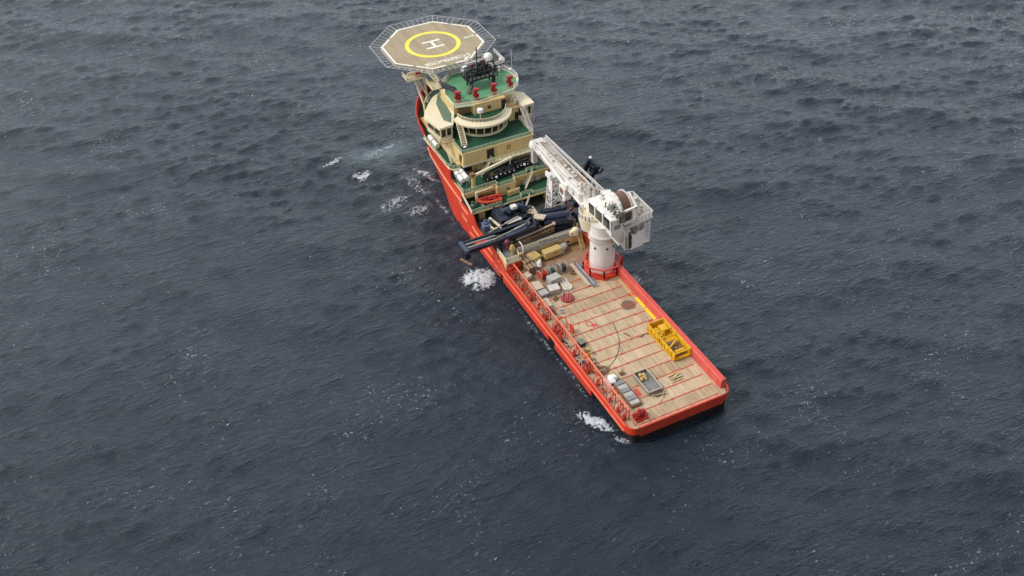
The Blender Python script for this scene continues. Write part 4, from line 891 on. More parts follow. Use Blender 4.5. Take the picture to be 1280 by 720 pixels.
# ------------------------------------------------------------------ monkey island equipment
def equipment():
    m = thing('radar_mast', 'dark lattice mast platform carrying domes and aerials on the green top deck', 'mast', (5.4, 117.6, 28.51))
    leg = MB()
    for x in (-3.4, 3.6):
        for y in (-1.6, 1.6): MB().bar((x * 1.0, y, 0), (x * .9, y * .8, 3.0), .4).build('mast_leg', BLACK, m)
    leg.bar((-3, -1.5, 2.6), (-5.2, -3.4, .1), .9, .5); leg.bar((3.4, -1.7, .1), (3.6, -1.7, 3.2), .8); leg.bar((-3.4, -1.7, .4), (-3.2, -1.7, 3.0), .5)
    leg.build('mast_brace', BLACK, m)
    pl = MB(); pl.box(-4.6, 4.8, -2.0, 2.0, 2.6, 2.85)
    for k in range(9): x = -4.5 + 9.2 * k / 8; pl.bar((x, -2.05, 2.6), (x, -2.05, 5.0), .2); pl.bar((x, 2.0, 2.6), (x, 2.0, 5.4), .2)
    for z in (3.6, 5.0): pl.bar((-4.6, -2.05, z), (4.8, -2.05, z), .22); pl.bar((-4.6, 2.0, z + .4), (4.8, 2.0, z + .4), .22)
    pl.build('mast_platform', BLACK, m)
    d = MB(); clutter(d, -4.2, 4.5, -1.6, 1.6, 2.8, 5.8, 34, .25, .8, random.Random(5)); d.build('mast_equipment', DARK, m)
    d = MB(); clutter(d, -4.2, 4.5, -1.7, 1.6, 2.8, 6.6, 30, .12, .45, random.Random(6)); d.build('mast_aerial', BLACK, m)
    d = MB()
    rg = random.Random(16)
    for k in range(7):
        x = -4.3 + k * 1.3; z = rg.uniform(2.7, 3.8); d.box(x, x + .95, -2.2, -2.1, z, z + .8)
    d.build('mast_panel', MIDG, m)
    t = MB(); t.tube((-1.2, -1.2, 2.6), (-1.1, -1.2, 12.5), .17, 8); t.bar((-2.8, -1.2, 7.6), (.8, -1.2, 7.9), .14); t.bar((-2.2, -1.2, 9.4), (.2, -1.2, 9.5), .12); t.build('mast_pole', BLACK, m)
    r = MB(); r.bar((-3.6, 1.7, 6.6), (3.2, 1.7, 6.8), .22, .3); r.build('radar_scanner', WHITE, m)
    h = MB()
    for (x, y, z) in ((-1.2, 2.4, 5.4), (2.6, 2.6, 6.0), (4.4, 2.0, 4.2)): h.tube((x, y, 2.8), (x, y, z), .3, 8); h.sphere((x, y, z), .5, 8, 6)
    h.build('mast_lamp', MAROON, m)
    for n_, (x, y, z, rr), lab in (('a', (2.2, 120.4, 31.6, 1.25), 'white satellite dome on the port end of the dark mast platform'), ('b', (10.4, 122.4, 32.6, 1.3), 'topmost white satellite dome at the starboard end of the dark mast'), ('c', (9.6, 120.0, 31.6, 1.1), 'white satellite dome just below another on the starboard mast end'), ('d', (4.9, 124.6, 32.4, 1.0), 'pinkish white dome behind the mast below the ship lettering')):
        s = MB(); s.sphere((0, 0, rr * .8), rr, 16, 10, 1.1); o = thing('radome', lab, 'satellite dome', (x, y, z), 0, 'satellite domes on the mast')
        s.build('dome', WHITE_B if n_ != 'd' else RAILW, o, smooth=True); MB().tube((0, 0, -1.6), (0, 0, .2), .35, 10).build('dome_stand', MIDG, o)
    e = thing('exhaust_pipes', 'three black exhaust pipes bending over the port edge of the green top deck', 'exhaust', (-3.4, 113.0, 28.51))
    for k in range(3):
        p = MB(); dx = .3 * k; dy = 3.3 * k
        p.path([(dx * .6, dy * .5 - 1.0, 0), (dx * .6, dy * .5 - 1.0, 1.6), (dx * .6 - .3, dy * .5 - .6, 2.2), (-1.6 - .2 * k + dx * .4, dy * .55 + 1.6, 2.7), (-3.3 + .3 * k, dy * .5 + 3.6, 3.0)], .34, 10)
        p.build('pipe', BLACK, e, smooth=True)
    # fire monitors
    f = thing('fire_monitor', 'red fire monitor nearest the black exhaust pipes on the top deck', 'fire monitor', (-4.2, 111.6, 28.52), 0, 'red fire monitors along the top deck')
    b = MB(); b.lathe((0, 0, 0), [(.8, 0), (.8, .3), (.5, .4), (.45, 2.5), (.75, 2.7), (.75, 3.3), (.4, 3.5)], 12); b.build('monitor_base', MAROON, f, smooth=True)
    b = MB(); b.tube((0, .4, 3.0), (.3, -1.4, 3.7), .32, 10, .22); b.tube((-.9, 0, 2.9), (1.0, 0, 2.9), .3, 10); b.box(-.95, -.5, -.35, .35, 1.2, 2.3); b.box(.5, .95, -.3, .3, .5, 1.5); b.build('monitor_nozzle', RED_D, f, smooth=True)
    dup(f, (.9, 110.5, 28.52), .3, 'red fire monitor in front of the dark mast legs')
    dup(f, (6.6, 110.7, 28.52), -.2, 'red fire monitor between the dark mast and the open green deck')
    dup(f, (12.4, 112.4, 28.52), -.6, 'red fire monitor at the starboard rim of the top deck railing')
    # pole lamp, small white things on the rail
    o = thing('radar_drum', 'white drum shaped aerial on a post above the curved bridge rail', 'aerial', (-.6, 104.6, 25.2))
    MB().tube((0, 0, 0), (0, 0, 2.6), .12, 8).build('post', CREAM_L, o); MB().lathe((0, 0, 2.6), [(.75, 0), (.85, .1), (.85, 1.0), (.7, 1.1)], 20).build('drum', WHITE_B, o, smooth=True)
    for (x, y, z), lab in (((13.4, 121.6, 29.7), 'small white disc antenna behind the starboard end of the top deck rail'), ((15.6, 118.8, 29.7), 'small white dome lamp on the curved starboard top deck rail'), ((-7.6, 100.2, 20.65), 'small white ball at the foot of the bridge stair')):
        s = MB(); s.sphere((0, 0, .45), .5, 12, 8, .6); s.tube((0, 0, -.9 if z > 28 else 0), (0, 0, .3), .1, 6); tag(s.build('antenna_dome', WHITE_B, loc=(x, y, z), smooth=True), lab, 'antenna')
    s = MB().tube((0, 0, 0), (0, 0, 8), .07, 6); tag(s.build('whip_antenna', RAILW, loc=(15.9, 118.4, 28.5)), 'tall thin whip antenna on the starboard top deck', 'antenna')
    # life rafts
    l = thing('liferaft_rack', 'rack of four white life raft canisters on the port side of the boat deck', 'life rafts', (-10.9, 96.6, 13.62))
    fr = MB()
    for y in (-2.6, -.2, 2.4): fr.bar((-1.3, y, 0), (-1.3, y, 1.0), .12); fr.bar((1.4, y, 0), (1.4, y, 1.3), .12); fr.bar((-1.3, y, .7), (1.4, y, 1.0), .12)
    for x in (-1.3, 1.4): fr.bar((x, -3.6, .7 if x < 0 else 1.0), (x, 2.6, .7 if x < 0 else 1.0), .12)
    for x in (.2, .9, 1.6): fr.bar((x, -3.6, 0), (x, -3.6, 1.9), .1)
    fr.build('rack_frame', GREYW, l)
    for x, zz in ((-.65, 1.4), (.75, 1.65)):
        for y in (-3.0, .25):
            c = MB(); c.tube((x, y, zz), (x, y + 2.75, zz), .68, 16); c.tube((x, y + 1.2, zz), (x, y + 1.5, zz), .71, 16); c.build('canister', WHITE_B, l, smooth=True)
    l = thing('liferaft_rack', 'pair of white life raft canisters on the forecastle deck below the port bridge wing', 'life rafts', (-11.9, 113.4, 16.0))
    for y in (-2.9, .3):
        c = MB(); c.tube((0, y, 1.0), (0, y + 2.6, 1.0), .68, 16); c.tube((0, y + 1.2, 1.0), (0, y + 1.5, 1.0), .71, 16); c.build('canister', WHITE_B, l, smooth=True)
    fr = MB(); fr.box(-.6, .6, -2.8, 3.0, 0, .35); fr.build('rack_frame', GREYW, l)
equipment()

# small crane on boat deck B
def boat_deck():
    c = thing('deck_crane', 'small cream knuckle crane with its boom lowered over the upper boat deck', 'crane', (-9.3, 91.6, 13.62))
    MB().lathe((0, 0, 0), [(.75, 0), (.62, .1), (.58, 2.9), (.8, 3.0), (.8, 3.5)], 14).build('crane_column', OCHRE, c, smooth=True)
    b = MB(); b.bar((-.5, -.2, 3.4), (12.9, 2.6, 3.9), .62, .7); b.build('crane_boom', CREAM_L, c)
    b = MB(); b.tube((.4, .4, 2.4), (4.6, 1.3, 3.2), .2, 8); b.box(-.9, .5, -.6, .6, 3.4, 4.3); b.build('crane_cylinder', BROWN, c)
    b = MB(); b.tube((12.4, 2.4, 0), (12.4, 2.4, 3.6), .16, 8); b.build('boom_support', CREAM_L, c)
    for (x0, x1, y, lab, sd) in ((-5.8, 3.6, 92.6, 'long dark covered equipment rack with white lamps lying under the cream crane boom', 1), (4.3, 11.8, 94.2, 'dark covered equipment rack with white lamps on the starboard part of the boat deck', 2)):
        o = thing('equipment_rack', lab, 'equipment', ((x0 + x1) / 2, y, 13.62), .06, 'dark equipment racks on the boat deck')
        L = (x1 - x0) / 2; rng = random.Random(sd)
        m = MB(); m.box(-L, L, -1.0, 1.0, .3, 1.2); m.tube((-L, -.6, 1.3), (L, -.6, 1.3), .5, 10); m.tube((-L, .6, 1.5), (L, .6, 1.5), .55, 10); m.build('rack_body', BLACK, o, smooth=True)
        m = MB(); clutter(m, -L + .3, L - .3, -1.1, 1.1, 1.2, 2.3, 16, .2, .7, rng); m.build('rack_fitting', DARK, o); m = MB(); clutter(m, -L + .5, L - .5, -.9, .9, 1.2, 2.2, 6, .2, .6, rng); m.build('rack_cover', BROWN, o)
        for k in range(7):
            x = -L + .5 + k * (2 * L - 1) / 6
            q = MB(); q.sphere((x, -1.15, 1.0 + .5 * rng.random()), .17 if k != 2 else .4, 8, 6); q.build('lamp', WHITE_B, o, smooth=True)
    # orange rescue boat on deck A
    b = thing('rescue_boat', 'orange inflatable rescue boat in its cradle on the lower boat deck', 'boat', (-6.9, 86.9, 10.6), -.1)
    t = MB(); n = 20
    prof = []
    for k in range(n + 1):
        u = k / n; x = -3.2 + 6.4 * u; w = 1.25 * (1 - max(0, (u - .55) / .45) ** 2.2 * .93) if u > .55 else 1.25
        prof.append((x, w, .75 + .45 * max(0, (u - .5) / .5) ** 2))
    prof = [(-x, w, z) for x, w, z in prof]
    for s in (-1, 1): t.path([(x, s * w, z) for x, w, z in prof], .38, 8)
    t.tube((3.2, -1.25, .75), (3.2, 1.25, .75), .36, 8); t.build('inflatable_tube', ORANGE, b, smooth=True)
    h = MB(); pts = [(x, -w, z) for x, w, z in prof] + [(x, w, z) for x, w, z in reversed(prof)]
    k0 = len(pts); h.v = [(x, y, z - .35) for x, y, z in pts] + [(x, y * .45, z - .75) for x, y, z in pts]; h.f = [tuple(range(k0)), tuple(range(k0, 2 * k0))[::-1]] + [(i, (i + 1) % k0, (i + 1) % k0 + k0, i + k0) for i in range(k0)]
    h.build('boat_hull', RED_D, b)
    c = MB(); c.box(-.2, .6, -.5, .5, .5, 1.35); c.box(1.0, 1.9, -.6, .6, .5, 1.0); c.box(-1.6, -.9, -.7, .7, .5, .85); c.box(2.9, 3.5, -.5, .5, .6, 1.6); c.build('console', MAROON, b)
    c = MB(); c.box(-2.4, -1.9, -1.3, 1.3, -.28, .3); c.box(1.6, 2.1, -1.3, 1.3, -.28, .3); c.build('cradle', GREYW, b)
    d = thing('boat_davit', 'cream davit arm standing over the orange rescue boat', 'davit', (-9.9, 88.6, 10.31))
    MB().bar((0, 0, 0), (0, 0, 3.4), .6).build('davit_post', CREAM_L, d); MB().bar((0, 0, 3.2), (4.6, -1.0, 4.2), .28, .35).build('davit_arm', CREAM_L, d)
    v = MB(); clutter(v, -.8, .8, -.7, .7, 0, 1.5, 8, .2, .5, random.Random(4)); v.box(-1.4, -.4, -1.6, -.4, 0, 1.1); tag(v.build('deck_winch', GREEN_G, loc=(-11.3, 87.6, 10.32)), 'grey green winch unit at the port rail beside the rescue boat', 'winch')
boat_deck()

# ------------------------------------------------------------------ navy machinery amidships
def navy():
    b = thing('launch_frame', 'long navy blue twin beam launch frame reaching out over the port side', 'launch frame', (0, 0, 0))
    z = 11.0
    g1 = MB(); g1.bar((-21.6, 72.5, z), (-11, 72.4, z + .1), .7, 1.0); g1.bar((-11, 72.4, z + .1), (-1.0, 72.8, z + .2), 1.0, 1.2); g1.build('beam', NAVY, b, bevel=.08)
    g2 = MB(); g2.bar((-21.2, 68.8, z), (-11, 69.0, z), .8, 1.1); g2.bar((-11, 69.0, z), (-1.2, 69.6, z + .3), 1.1, 1.4); g2.build('beam', NAVY, b, bevel=.08)
    c = MB(); c.bar((-21.6, 68.2, z), (-21.7, 73.1, z), 1.0, 1.2); c.build('cross_beam', NAVY_L, b, bevel=.08)
    c = MB(); c.bar((-20.9, 69.9, z + .2), (-12.4, 70.1, z + .2), .5, .3); c.bar((-20.9, 71.5, z + .2), (-12.4, 71.4, z + .2), .5, .3); c.build('guide_rail', MIDG, b)
    for p, q in (((-13.2, 69.3, z + 1.0), (-3.0, 69.9, z + 2.3)), ((-13.6, 72.5, z + 1.0), (-4.6, 73.4, z + 2.4))):
        r = MB(); r.tube(p, q, .13, 8); r.tube(Vector(p).lerp(Vector(q), .55), q, .26, 8); r.build('hydraulic_rod', LIGHTG, b, smooth=True)
    t = MB(); t.bar((-4.6, 69.2, z + 2.3), (-2.4, 71.0, z + 2.5), .5, .5); t.bar((-5.6, 68.8, z + .8), (-3.0, 69.4, z + 2.6), .4, .4); t.bar((-10.5, 69.0, z + .9), (-3.6, 69.2, z + 1.3), 1.1, .5); t.build('top_plate', NAVY_L, b)
    k = MB(); k.box(-3.0, .8, 69.6, 74.2, 7.2, 10.4); clutter(k, -4.4, .8, 69.8, 74, 10.3, 12.0, 26, .25, .9, random.Random(8)); k.bar((-4.6, 69.8, 11.6), (-1.2, 72.8, 12.2), .5); k.bar((-1.4, 69.6, 11.8), (-.6, 73, 12.0), .6); k.build('base_machinery', NAVY, b)
    e = MB(); e.box(-22.0, -20.4, 69.2, 71.6, 8.0, 10.4); e.tube((-21.3, 70.4, 9.0), (-21.3, 70.4, 11), .5, 10); e.build('docking_head', NAVY, b, bevel=.1)
    e = MB(); e.tube((-22.6, 71.0, 7.4), (-21.0, 67.4, 7.4), .38, 10); e.build('roller', BROWN, b, smooth=True)
    s = MB(); s.sphere((-10.8, 67.4, z + .2), .75, 12, 8); s.tube((-10.8, 67.4, z - 2.0), (-10.8, 67.4, z), .4, 8); tag(s.build('sheave_block', PURPLE, smooth=True), 'magenta red sheave block hanging at the aft side of the navy launch frame', 'block')
    sup = MB()
    for x in (-12.2, -8.2): sup.box(x - .5, x + .5, 68.2, 73.4, 7.2, 10.2)
    sup.build('frame_support', BLACK, b)

    u = thing('winch_container', 'large navy blue winch unit just aft of the rescue boat', 'winch', (-2.4, 80.0, 7.2), .02)
    m = MB(); m.box(-5.8, 3.0, -3.2, 3.2, 0, 2.6); m.box(-5.6, -3.2, -3.0, 3.0, 2.6, 3.6); m.build('unit_body', NAVY, u, bevel=.1)
    m = MB(); clutter(m, -5, 6.6, -.6, 3.2, 2.4, 4.6, 34, .3, 1.1, random.Random(9)); m.tube((-3.0, .6, 3.6), (1.8, .8, 3.6), 1.0, 14); m.build('unit_machinery', NAVY_L, u)
    m = MB(); clutter(m, -5, 3, -3.0, -.6, 2.4, 3.5, 20, .2, .8, random.Random(10)); m.build('unit_fitting', BLACK, u)
    m = MB(); m.box(-1.3, .3, -.9, .5, 4.4, 5.2); m.build('control_box', WHITE, u)
    m = MB(); m.obox((-1.9, -4.3, 2.75), (4.4, 1.2, .25), .08); tag(m.build('cover_plate', GREYW, loc=(-2.4, 80.9, 7.2)), 'long off white cover plate lying between navy winch unit and launch frame', 'plate')
    m = MB(); m.prism([(-2.0, -1.0), (1.6, -1.6), (1.9, 1.8), (.2, 2.4)], 0, 2.2); m.box(-.2, .3, -.2, .3, 2.2, 2.8); tag(m.build('machine_casing', WOODL, loc=(1.6, 79.0, 7.2)), 'tan angular machine casing at the starboard end of the navy winch', 'casing')
    m = MB(); m.prism([(-1.5, -.2), (.9, -2.0), (2.6, -.6), (.2, 1.6)], 0, .35); o = m.build('platform', WOODL, loc=(.9, 73.4, 11.2)); tag(o, 'tilted cream platform plate beside the root of the navy frame', 'platform')
    k = MB(); k.prism([(-1.0, -.3), (.8, -1.6), (2.2, -.6), (.2, 1.0)], -4.0, -.02); k.build('platform_base', BLACK, o)
    h = thing('hydraulic_winch', 'navy blue triple cylinder winch below the lattice boom rest', 'winch', (6.3, 72.8, 7.2), -.25)
    for y, zz, r in ((-2.2, 2.4, 1.0), (0, 3.0, 1.15), (2.2, 3.2, 1.0)):
        c = MB(); c.tube((-3.6, y, zz), (3.4, y, zz), r, 16); c.tube((-3.8, y, zz), (-3.4, y, zz), r * 1.12, 16); c.tube((3.2, y, zz), (3.6, y, zz), r * 1.12, 16); c.build('cylinder', NAVY if y else NAVY_L, h, smooth=True)
    c = MB(); c.box(-3.4, 3.6, -3.4, 3.2, 0, 1.8); c.box(2.6, 3.9, -3.4, 3.0, 0, 3.6); c.build('winch_base', NAVY, h)
    c = MB(); c.bar((-3.4, 1.0, 4.3), (3.2, 1.4, 4.4), .2); c.bar((-3.4, -1.2, 4.2), (3.2, -1.0, 4.2), .16); c.build('pipe_run', NAVY_L, h)
    # lattice knuckle boom lying along the aft house
    l = thing('lattice_boom', 'tan lattice boom lying across the ship above the aft house roof', 'boom', (0, 0, 0))
    t = MB(); P0, P1 = Vector((-9.0, 68.0, 8.9)), Vector((3.8, 69.2, 9.4))
    for dy, dz in ((-.55, -.5), (.55, -.5), (-.55, .5), (.55, .5)): t.bar(P0 + Vector((0, dy, dz)), P1 + Vector((0, dy, dz)), .17)
    nb = 12
    for k in range(nb):
        a = P0.lerp(P1, k / nb); c = P0.lerp(P1, (k + 1) / nb)
        for dy in (-.55, .55): t.bar(a + Vector((0, dy, -.5)), c + Vector((0, dy, .5)), .1); t.bar(a + Vector((0, dy, -.5)), a + Vector((0, dy, .5)), .1)
        for dz in (-.5, .5): t.bar(a + Vector((0, -.55, dz)), c + Vector((0, .55, dz)), .09)
    t.build('lattice', BROWN, l)
    t = MB(); t.bar((-9.2, 68.6, 9.8), (4.2, 70.0, 10.2), .35, .3); t.sphere((4.3, 70.0, 10.2), .55, 10, 6); t.build('boom_tube', WOODL, l)
    p = thing('crane_post', 'ochre crane post with white hoop at the port end of the aft house roof', 'crane', (-10.0, 66.2, 7.76))
    c = MB(); c.tube((0, 0, 0), (0, 0, 2.4), .45, 10); c.box(-.6, .7, -.5, .5, 1.4, 2.2); c.sphere((0, 0, 2.6), .5, 10, 6); c.tube((.9, -1.8, .4), (2.0, -1.8, 1.0), .3, 8); c.build('post', OCHRE, p)
    c = MB(); c.path([(2.2, -1.9, 0), (2.2, -1.9, 2.7), (2.2, -1.2, 3.2), (2.2, .2, 3.2)], .15, 8); c.build('hoop', WHITE, p)
    # things on port machinery floor
    m = MB(); m.prism([(-1.2, -1.1), (1.1, -1.4), (1.3, 1.0), (-.9, 1.3)], 0, 1.5); clutter(m, -1.1, 1.2, -1.2, 1.1, 1.4, 2.4, 8, .3, .8, random.Random(12)); tag(m.build('tarp_bundle', BLUECLOTH, loc=(-11.0, 80.4, 7.2)), 'crumpled blue tarpaulin bundle by the port edge below the boat deck', 'tarpaulin')
    m = MB(); m.bar((-9.2, 82.0, 9.0), (-8.2, 76.8, 9.0), .5, .5); m.bar((-9.2, 82.0, 9.0), (-9.2, 82, 7.2), .4); m.bar((-8.2, 76.8, 9.0), (-8.2, 76.8, 7.2), .4); tag(m.build('guide_beam', CREAM_L), 'cream guide beam beside the port end of the navy winch unit', 'beam')
    m = MB(); m.bar((-10.6, 80.2, 8.4), (-9.8, 77.4, 8.4), .35, .35); m.bar((-9.8, 77.4, 8.4), (-8.9, 77.9, 8.4), .3, .3); m.bar((-10.2, 79, 8.3), (-10.2, 79, 7.2), .3); tag(m.build('bent_rail', CREAM_L), 'short bent cream rail next to the blue tarpaulin bundle', 'rail')
    m = MB(); clutter(m, -1.4, 1.4, -3.0, 3.0, 0, 2.6, 22, .3, 1.1, random.Random(14)); tag(m.build('rusty_machinery', BROWN, loc=(12.0, 79.5, 7.2)), 'brown rusty machinery between the lattice boom rest and the crane boom', 'machinery')
    m = MB(); clutter(m, -.8, .8, -3.0, 3.0, 0, 2.8, 26, .15, .6, random.Random(15)); tag(m.build('pipe_manifold', GREYW, loc=(10.8, 71.6, 7.2)), 'tangled grey white pipe manifold at the starboard end of the navy winch', 'pipes')
    m = MB(); m.tube((-1.2, 0, 1.8), (1.2, 0, 1.8), 1.8, 18); m.tube((-1.4, 0, 1.8), (-1.2, 0, 1.8), 2.1, 18); m.tube((1.2, 0, 1.8), (1.4, 0, 1.8), 2.1, 18); tag(m.build('hose_drum', NAVY, loc=(12.4, 70.6, 7.2), smooth=True), 'dark navy hose drum under the white crane boom', 'drum')
    m = MB(); m.lathe((0, 0, 0), [(.9, 0), (.9, 1.6), (.6, 1.9)], 14); m.box(-1.6, -.6, -.5, .5, 0, 1.2); tag(m.build('vent_post', CREAM_L, loc=(8.6, 66.2, 7.76), smooth=True), 'cream ventilator at the starboard end of the aft house roof', 'ventilator')
    # starboard launch frame seen beyond the boom
    s = thing('side_launch_frame', 'dark blue frame head standing beyond the white crane boom over the starboard side', 'launch frame', (2.2, 0.6, .6))
    c = MB(); c.bar((12.2, 80, 7.2), (18.0, 78.6, 19.4), .9, 1.1); c.bar((12.2, 76.4, 7.2), (18.8, 76.2, 18.6), .9, 1.1); c.bar((18.0, 79.0, 19.2), (19.0, 75.4, 18.4), 1.0, 1.0); c.build('frame_arm', NAVY, s)
    c = MB(); c.box(17.6, 19.4, 76.0, 78.4, 16.0, 18.6); c.bar((19.2, 75.6, 16.4), (20.4, 75.2, 18.0), .5); c.build('frame_head', NAVY, s, bevel=.15)
    c = MB(); c.sphere((18.2, 78.7, 20.1), .45, 10, 6); c.build('frame_lamp', WHITE_B, s, smooth=True)
navy()

# ------------------------------------------------------------------ white pedestal crane
def crane():
    cx, cy = 9.5, 53.2
    c = thing('pedestal_crane', 'big white offshore crane on the starboard side with its boom folded forward', 'crane', (cx, cy, 4.5))
    def W(m): m.v = [(x - cx, y - cy, z - 4.5) for x, y, z in m.v]; return m
    # red octagonal plinth
    oc = [(cx + 4.9 * math.cos(R_(22.5 + 45 * k)), cy + 4.9 * math.sin(R_(22.5 + 45 * k))) for k in range(8)]
    m = MB(); m.prism(oc, 4.48, 5.3, [(x * .98 + cx * .02, y * .98 + cy * .02) for x, y in oc]); pl = W(m).build('base_plinth', RED, c, bevel=.05)
    r = MB(); rail(r, zed(oc, 5.3), 2.5, .16, 1, 3.9, True); W(r).build('base_railing', RED_L, pl)
    m = MB(); m.box(cx + 3.6, 13.4, cy - 7.2, cy + 6, 4.48, 6.2); m.bar((cx + 4.6, cy - 2.4, 5), (cx + 4.6, cy - 2.4, 9.0), .3); m.bar((cx + 3.3, cy - 3.6, 8.9), (cx + 4.6, cy - 2.4, 9.0), .25); W(m).build('side_bulwark_block', RED_D, pl)
    m = MB(); m.lathe((cx, cy, 0), [(3.25, 5.29), (3.2, 14.6), (3.2, 15.1)], 48); pd = W(m).build('pedestal', WHITE, c, smooth=True)
    for a in (205, 262, 300):
        t = R_(a); m = MB(); m.obox((cx + 3.18 * math.cos(t), cy + 3.18 * math.sin(t), 13.4), (.3, .55, .5), t); W(m).build('port_opening', BLACK, pd)
    m = MB(); m.lathe((cx, cy, 0), [(3.22, 15.0), (3.65, 15.3), (3.7, 15.9), (3.45, 16.0), (3.45, 16.3), (3.7, 16.4), (3.7, 16.9), (3.3, 17.2)], 48); W(m).build('slewing_ring', GREYW, c, smooth=True)
    m = MB(); m.lathe((cx, cy, 0), [(3.25, 17.1), (3.2, 17.7), (3.2, 19.6), (3.3, 20.0)], 40); W(m).build('slewing_column', WHITE, c, smooth=True)
    # port-side access balcony
    m = MB(); m.lathe((cx - 1.5, cy + 3.4, 0), [(2.6, 16.6), (3.2, 19.2), (3.2, 20.6)], 24); b_ = W(m).build('access_balcony', CREAM_L, c, smooth=True)
    r = MB(); rail(r, zed(arc((cx - 1.5, cy + 3.4), 3.15, R_(100), R_(250), 8), 20.6), 1.2, .09, 2, 1.4); W(r).build('balcony_railing', RAILW, b_)
    # machinery platform
    m = MB(); m.prism([(8.5, 47.2), (21.4, 48.6), (21.4, 58.6), (15, 60.6), (8.4, 60)], 19.9, 20.4); m.box(8.7, 12.6, 47.6, 59, 19.0, 19.9); pf = W(m).build('slewing_platform', WHITE, c); m = MB(); m.prism([(12.4, 47.5), (21.2, 48.9), (21.2, 58.4), (15, 60.3), (12.4, 60)], 20.35, 20.43); W(m).build('platform_grating', GREYW, pf); m = MB(); clutter(m, 16.4, 20.6, 50, 58, 20.4, 22.2, 26, .2, .8, random.Random(51)); W(m).build('platform_equipment', GREYW, pf)
    r = MB(); rail(r, [(16.8, 48.2, 20.4), (21.3, 48.7, 20.4), (21.3, 58.5, 20.4), (15, 60.4, 20.4)], 1.5, .1, 2, 1.2); W(r).build('platform_railing', RAILW, pf)
    m = MB(); m.add([(8.6, 47.3, 19.9), (12.6, 47.7, 19.9), (12.9, 48.2, 16.2), (11.8, 48.1, 15.4), (8.5, 50.5, 19.9)], [(0, 1, 2, 3), (0, 3, 4)]); m.bar((8.5, 53, 19.8), (11.2, 47.4, 16.0), .9, .5); W(m).build('under_bracket', WHITE, pf)
    # operator house
    m = MB(); m.prism([(8.75, 47.4), (11.8, 47.6), (11.8, 58.8), (8.1, 58.8), (8.1, 57.6)], 20.4, 23.9); hs2 = W(m).build('operator_house', WHITE, c)
    for y in (56.1, 52.6, 49.1):
        x = 8.72 - (y - 47.4) * .063
        g = MB(); g.add([(x - .12, y - 1.35, 20.8), (x - .30, y + 1.35, 20.8), (x - .46, y + 1.35, 23.8), (x - .28, y - 1.35, 23.8), (x + .2, y - 1.35, 20.8), (x + .2, y + 1.35, 20.8), (x + .2, y + 1.35, 23.8), (x + .2, y - 1.35, 23.8)], [(0, 1, 2, 3), (0, 4, 5, 1), (3, 2, 6, 7), (0, 3, 7, 4), (1, 5, 6, 2)]); W(g).build('cab_window', GLASS, hs2)
        v = MB(); v.obox((x + .1, y, 23.95), (.9, 2.9, .2), .06); v.bar((x - .15, y - 1.55, 20.6), (x - .3, y - 1.55, 23.9), .3); W(v).build('window_visor', WHITE_B, hs2)
    m = MB(); m.bar((8.6, 47.3, 20.45), (7.9, 59.2, 20.45), .35, .4); W(m).build('house_kick_plate', WHITE, hs2)
    m = MB(); m.box(9.4, 11.0, 47.2, 47.6, 21.2, 22.2); W(m).build('vent_panel', MIDG, hs2)
    m = MB(); m.prism([(9.2, 49), (11.7, 49), (11.7, 58.6), (9.0, 58.6)], 23.85, 24.1); clutter(m, 9.6, 11.4, 50, 58.2, 24.0, 24.7, 10, .2, .7, random.Random(19)); W(m).build('house_roof', WHITE, hs2)
    # hydraulic pack between house and winch
    m = MB(); clutter(m, 10.3, 12.3, 46.9, 52.8, 22.8, 26.2, 90, .15, .6, random.Random(21)); m.box(10.4, 12.4, 47.7, 53, 20.4, 23.2); W(m).build('hydraulic_pack', BRONZE, c)
    m = MB(); clutter(m, 10.0, 12.2, 47.2, 53.4, 23.2, 25.8, 30, .12, .35, random.Random(28)); W(m).build('hydraulic_fitting', DARK, c)
    m = MB()
    rg = random.Random(22)
    for k in range(12): m.sphere((rg.uniform(10.2, 11.8), rg.uniform(47.2, 52.2), rg.uniform(24.2, 26.2)), rg.uniform(.22, .45), 8, 6)
    W(m).build('accumulator', GREYW, c, smooth=True)
    # main winch
    wx, wy, wz, wr = 13.7, 52.4, 23.6, 3.8
    m = MB(); m.tube((wx - 1.15, wy, wz), (wx + 1.35, wy, wz), wr, 40); dr = W(m).build('winch_drum', ROPE, c, smooth=True)
    for x in (wx - 1.3, wx + 1.45):
        m = MB(); m.tube((x - .14, wy, wz), (x + .14, wy, wz), wr + .3, 40); W(m).build('drum_flange', GREYW, dr, smooth=True)
    m = MB()
    n = 20; a0, a1 = R_(8), R_(200)
    for k in range(n + 1):
        t = a0 + (a1 - a0) * k / n
        ro = 4.35 + (.18 if k % 2 else -.1)
        for rr in (2.3, ro):
            for x in (wx - 1.95, wx - 1.5): m.v.append((x, wy + rr * math.cos(t), wz + rr * math.sin(t)))
    for k in range(n):
        a = 4 * k; b = a + 4
        m.f += [(a, b, b + 1, a + 1), (a + 2, b + 2, b + 3, a + 3), (a, b, b + 2, a + 2), (a + 1, b + 1, b + 3, a + 3)]
    m.f += [(0, 1, 3, 2), (4 * n, 4 * n + 1, 4 * n + 3, 4 * n + 2)]
    m.tube((wx - 2.2, wy, wz), (wx - 1.5, wy, wz), 2.6, 24)
    for k in range(10):
        t = R_(15 + 34 * k); m.tube((wx - 2.5, wy + 1.9 * math.cos(t), wz + 1.9 * math.sin(t)), (wx - 2.2, wy + 1.9 * math.cos(t), wz + 1.9 * math.sin(t)), .35, 8)
    W(m).build('winch_gearbox', WHITE, c)
    m = MB(); m.box(wx - 1.9, wx + 2.0, wy - 3.4, wy + 4.2, 20.4, 21.0); m.box(wx + 1.7, wx + 2.2, wy - 3, wy + 3, 20.4, 24.2)
    clutter(m, wx + 1.8, wx + 3.2, wy - 1.4, wy + 3.8, 22.6, 25.6, 24, .15, .5, random.Random(24)); W(m).build('winch_bed', GREYW, c)
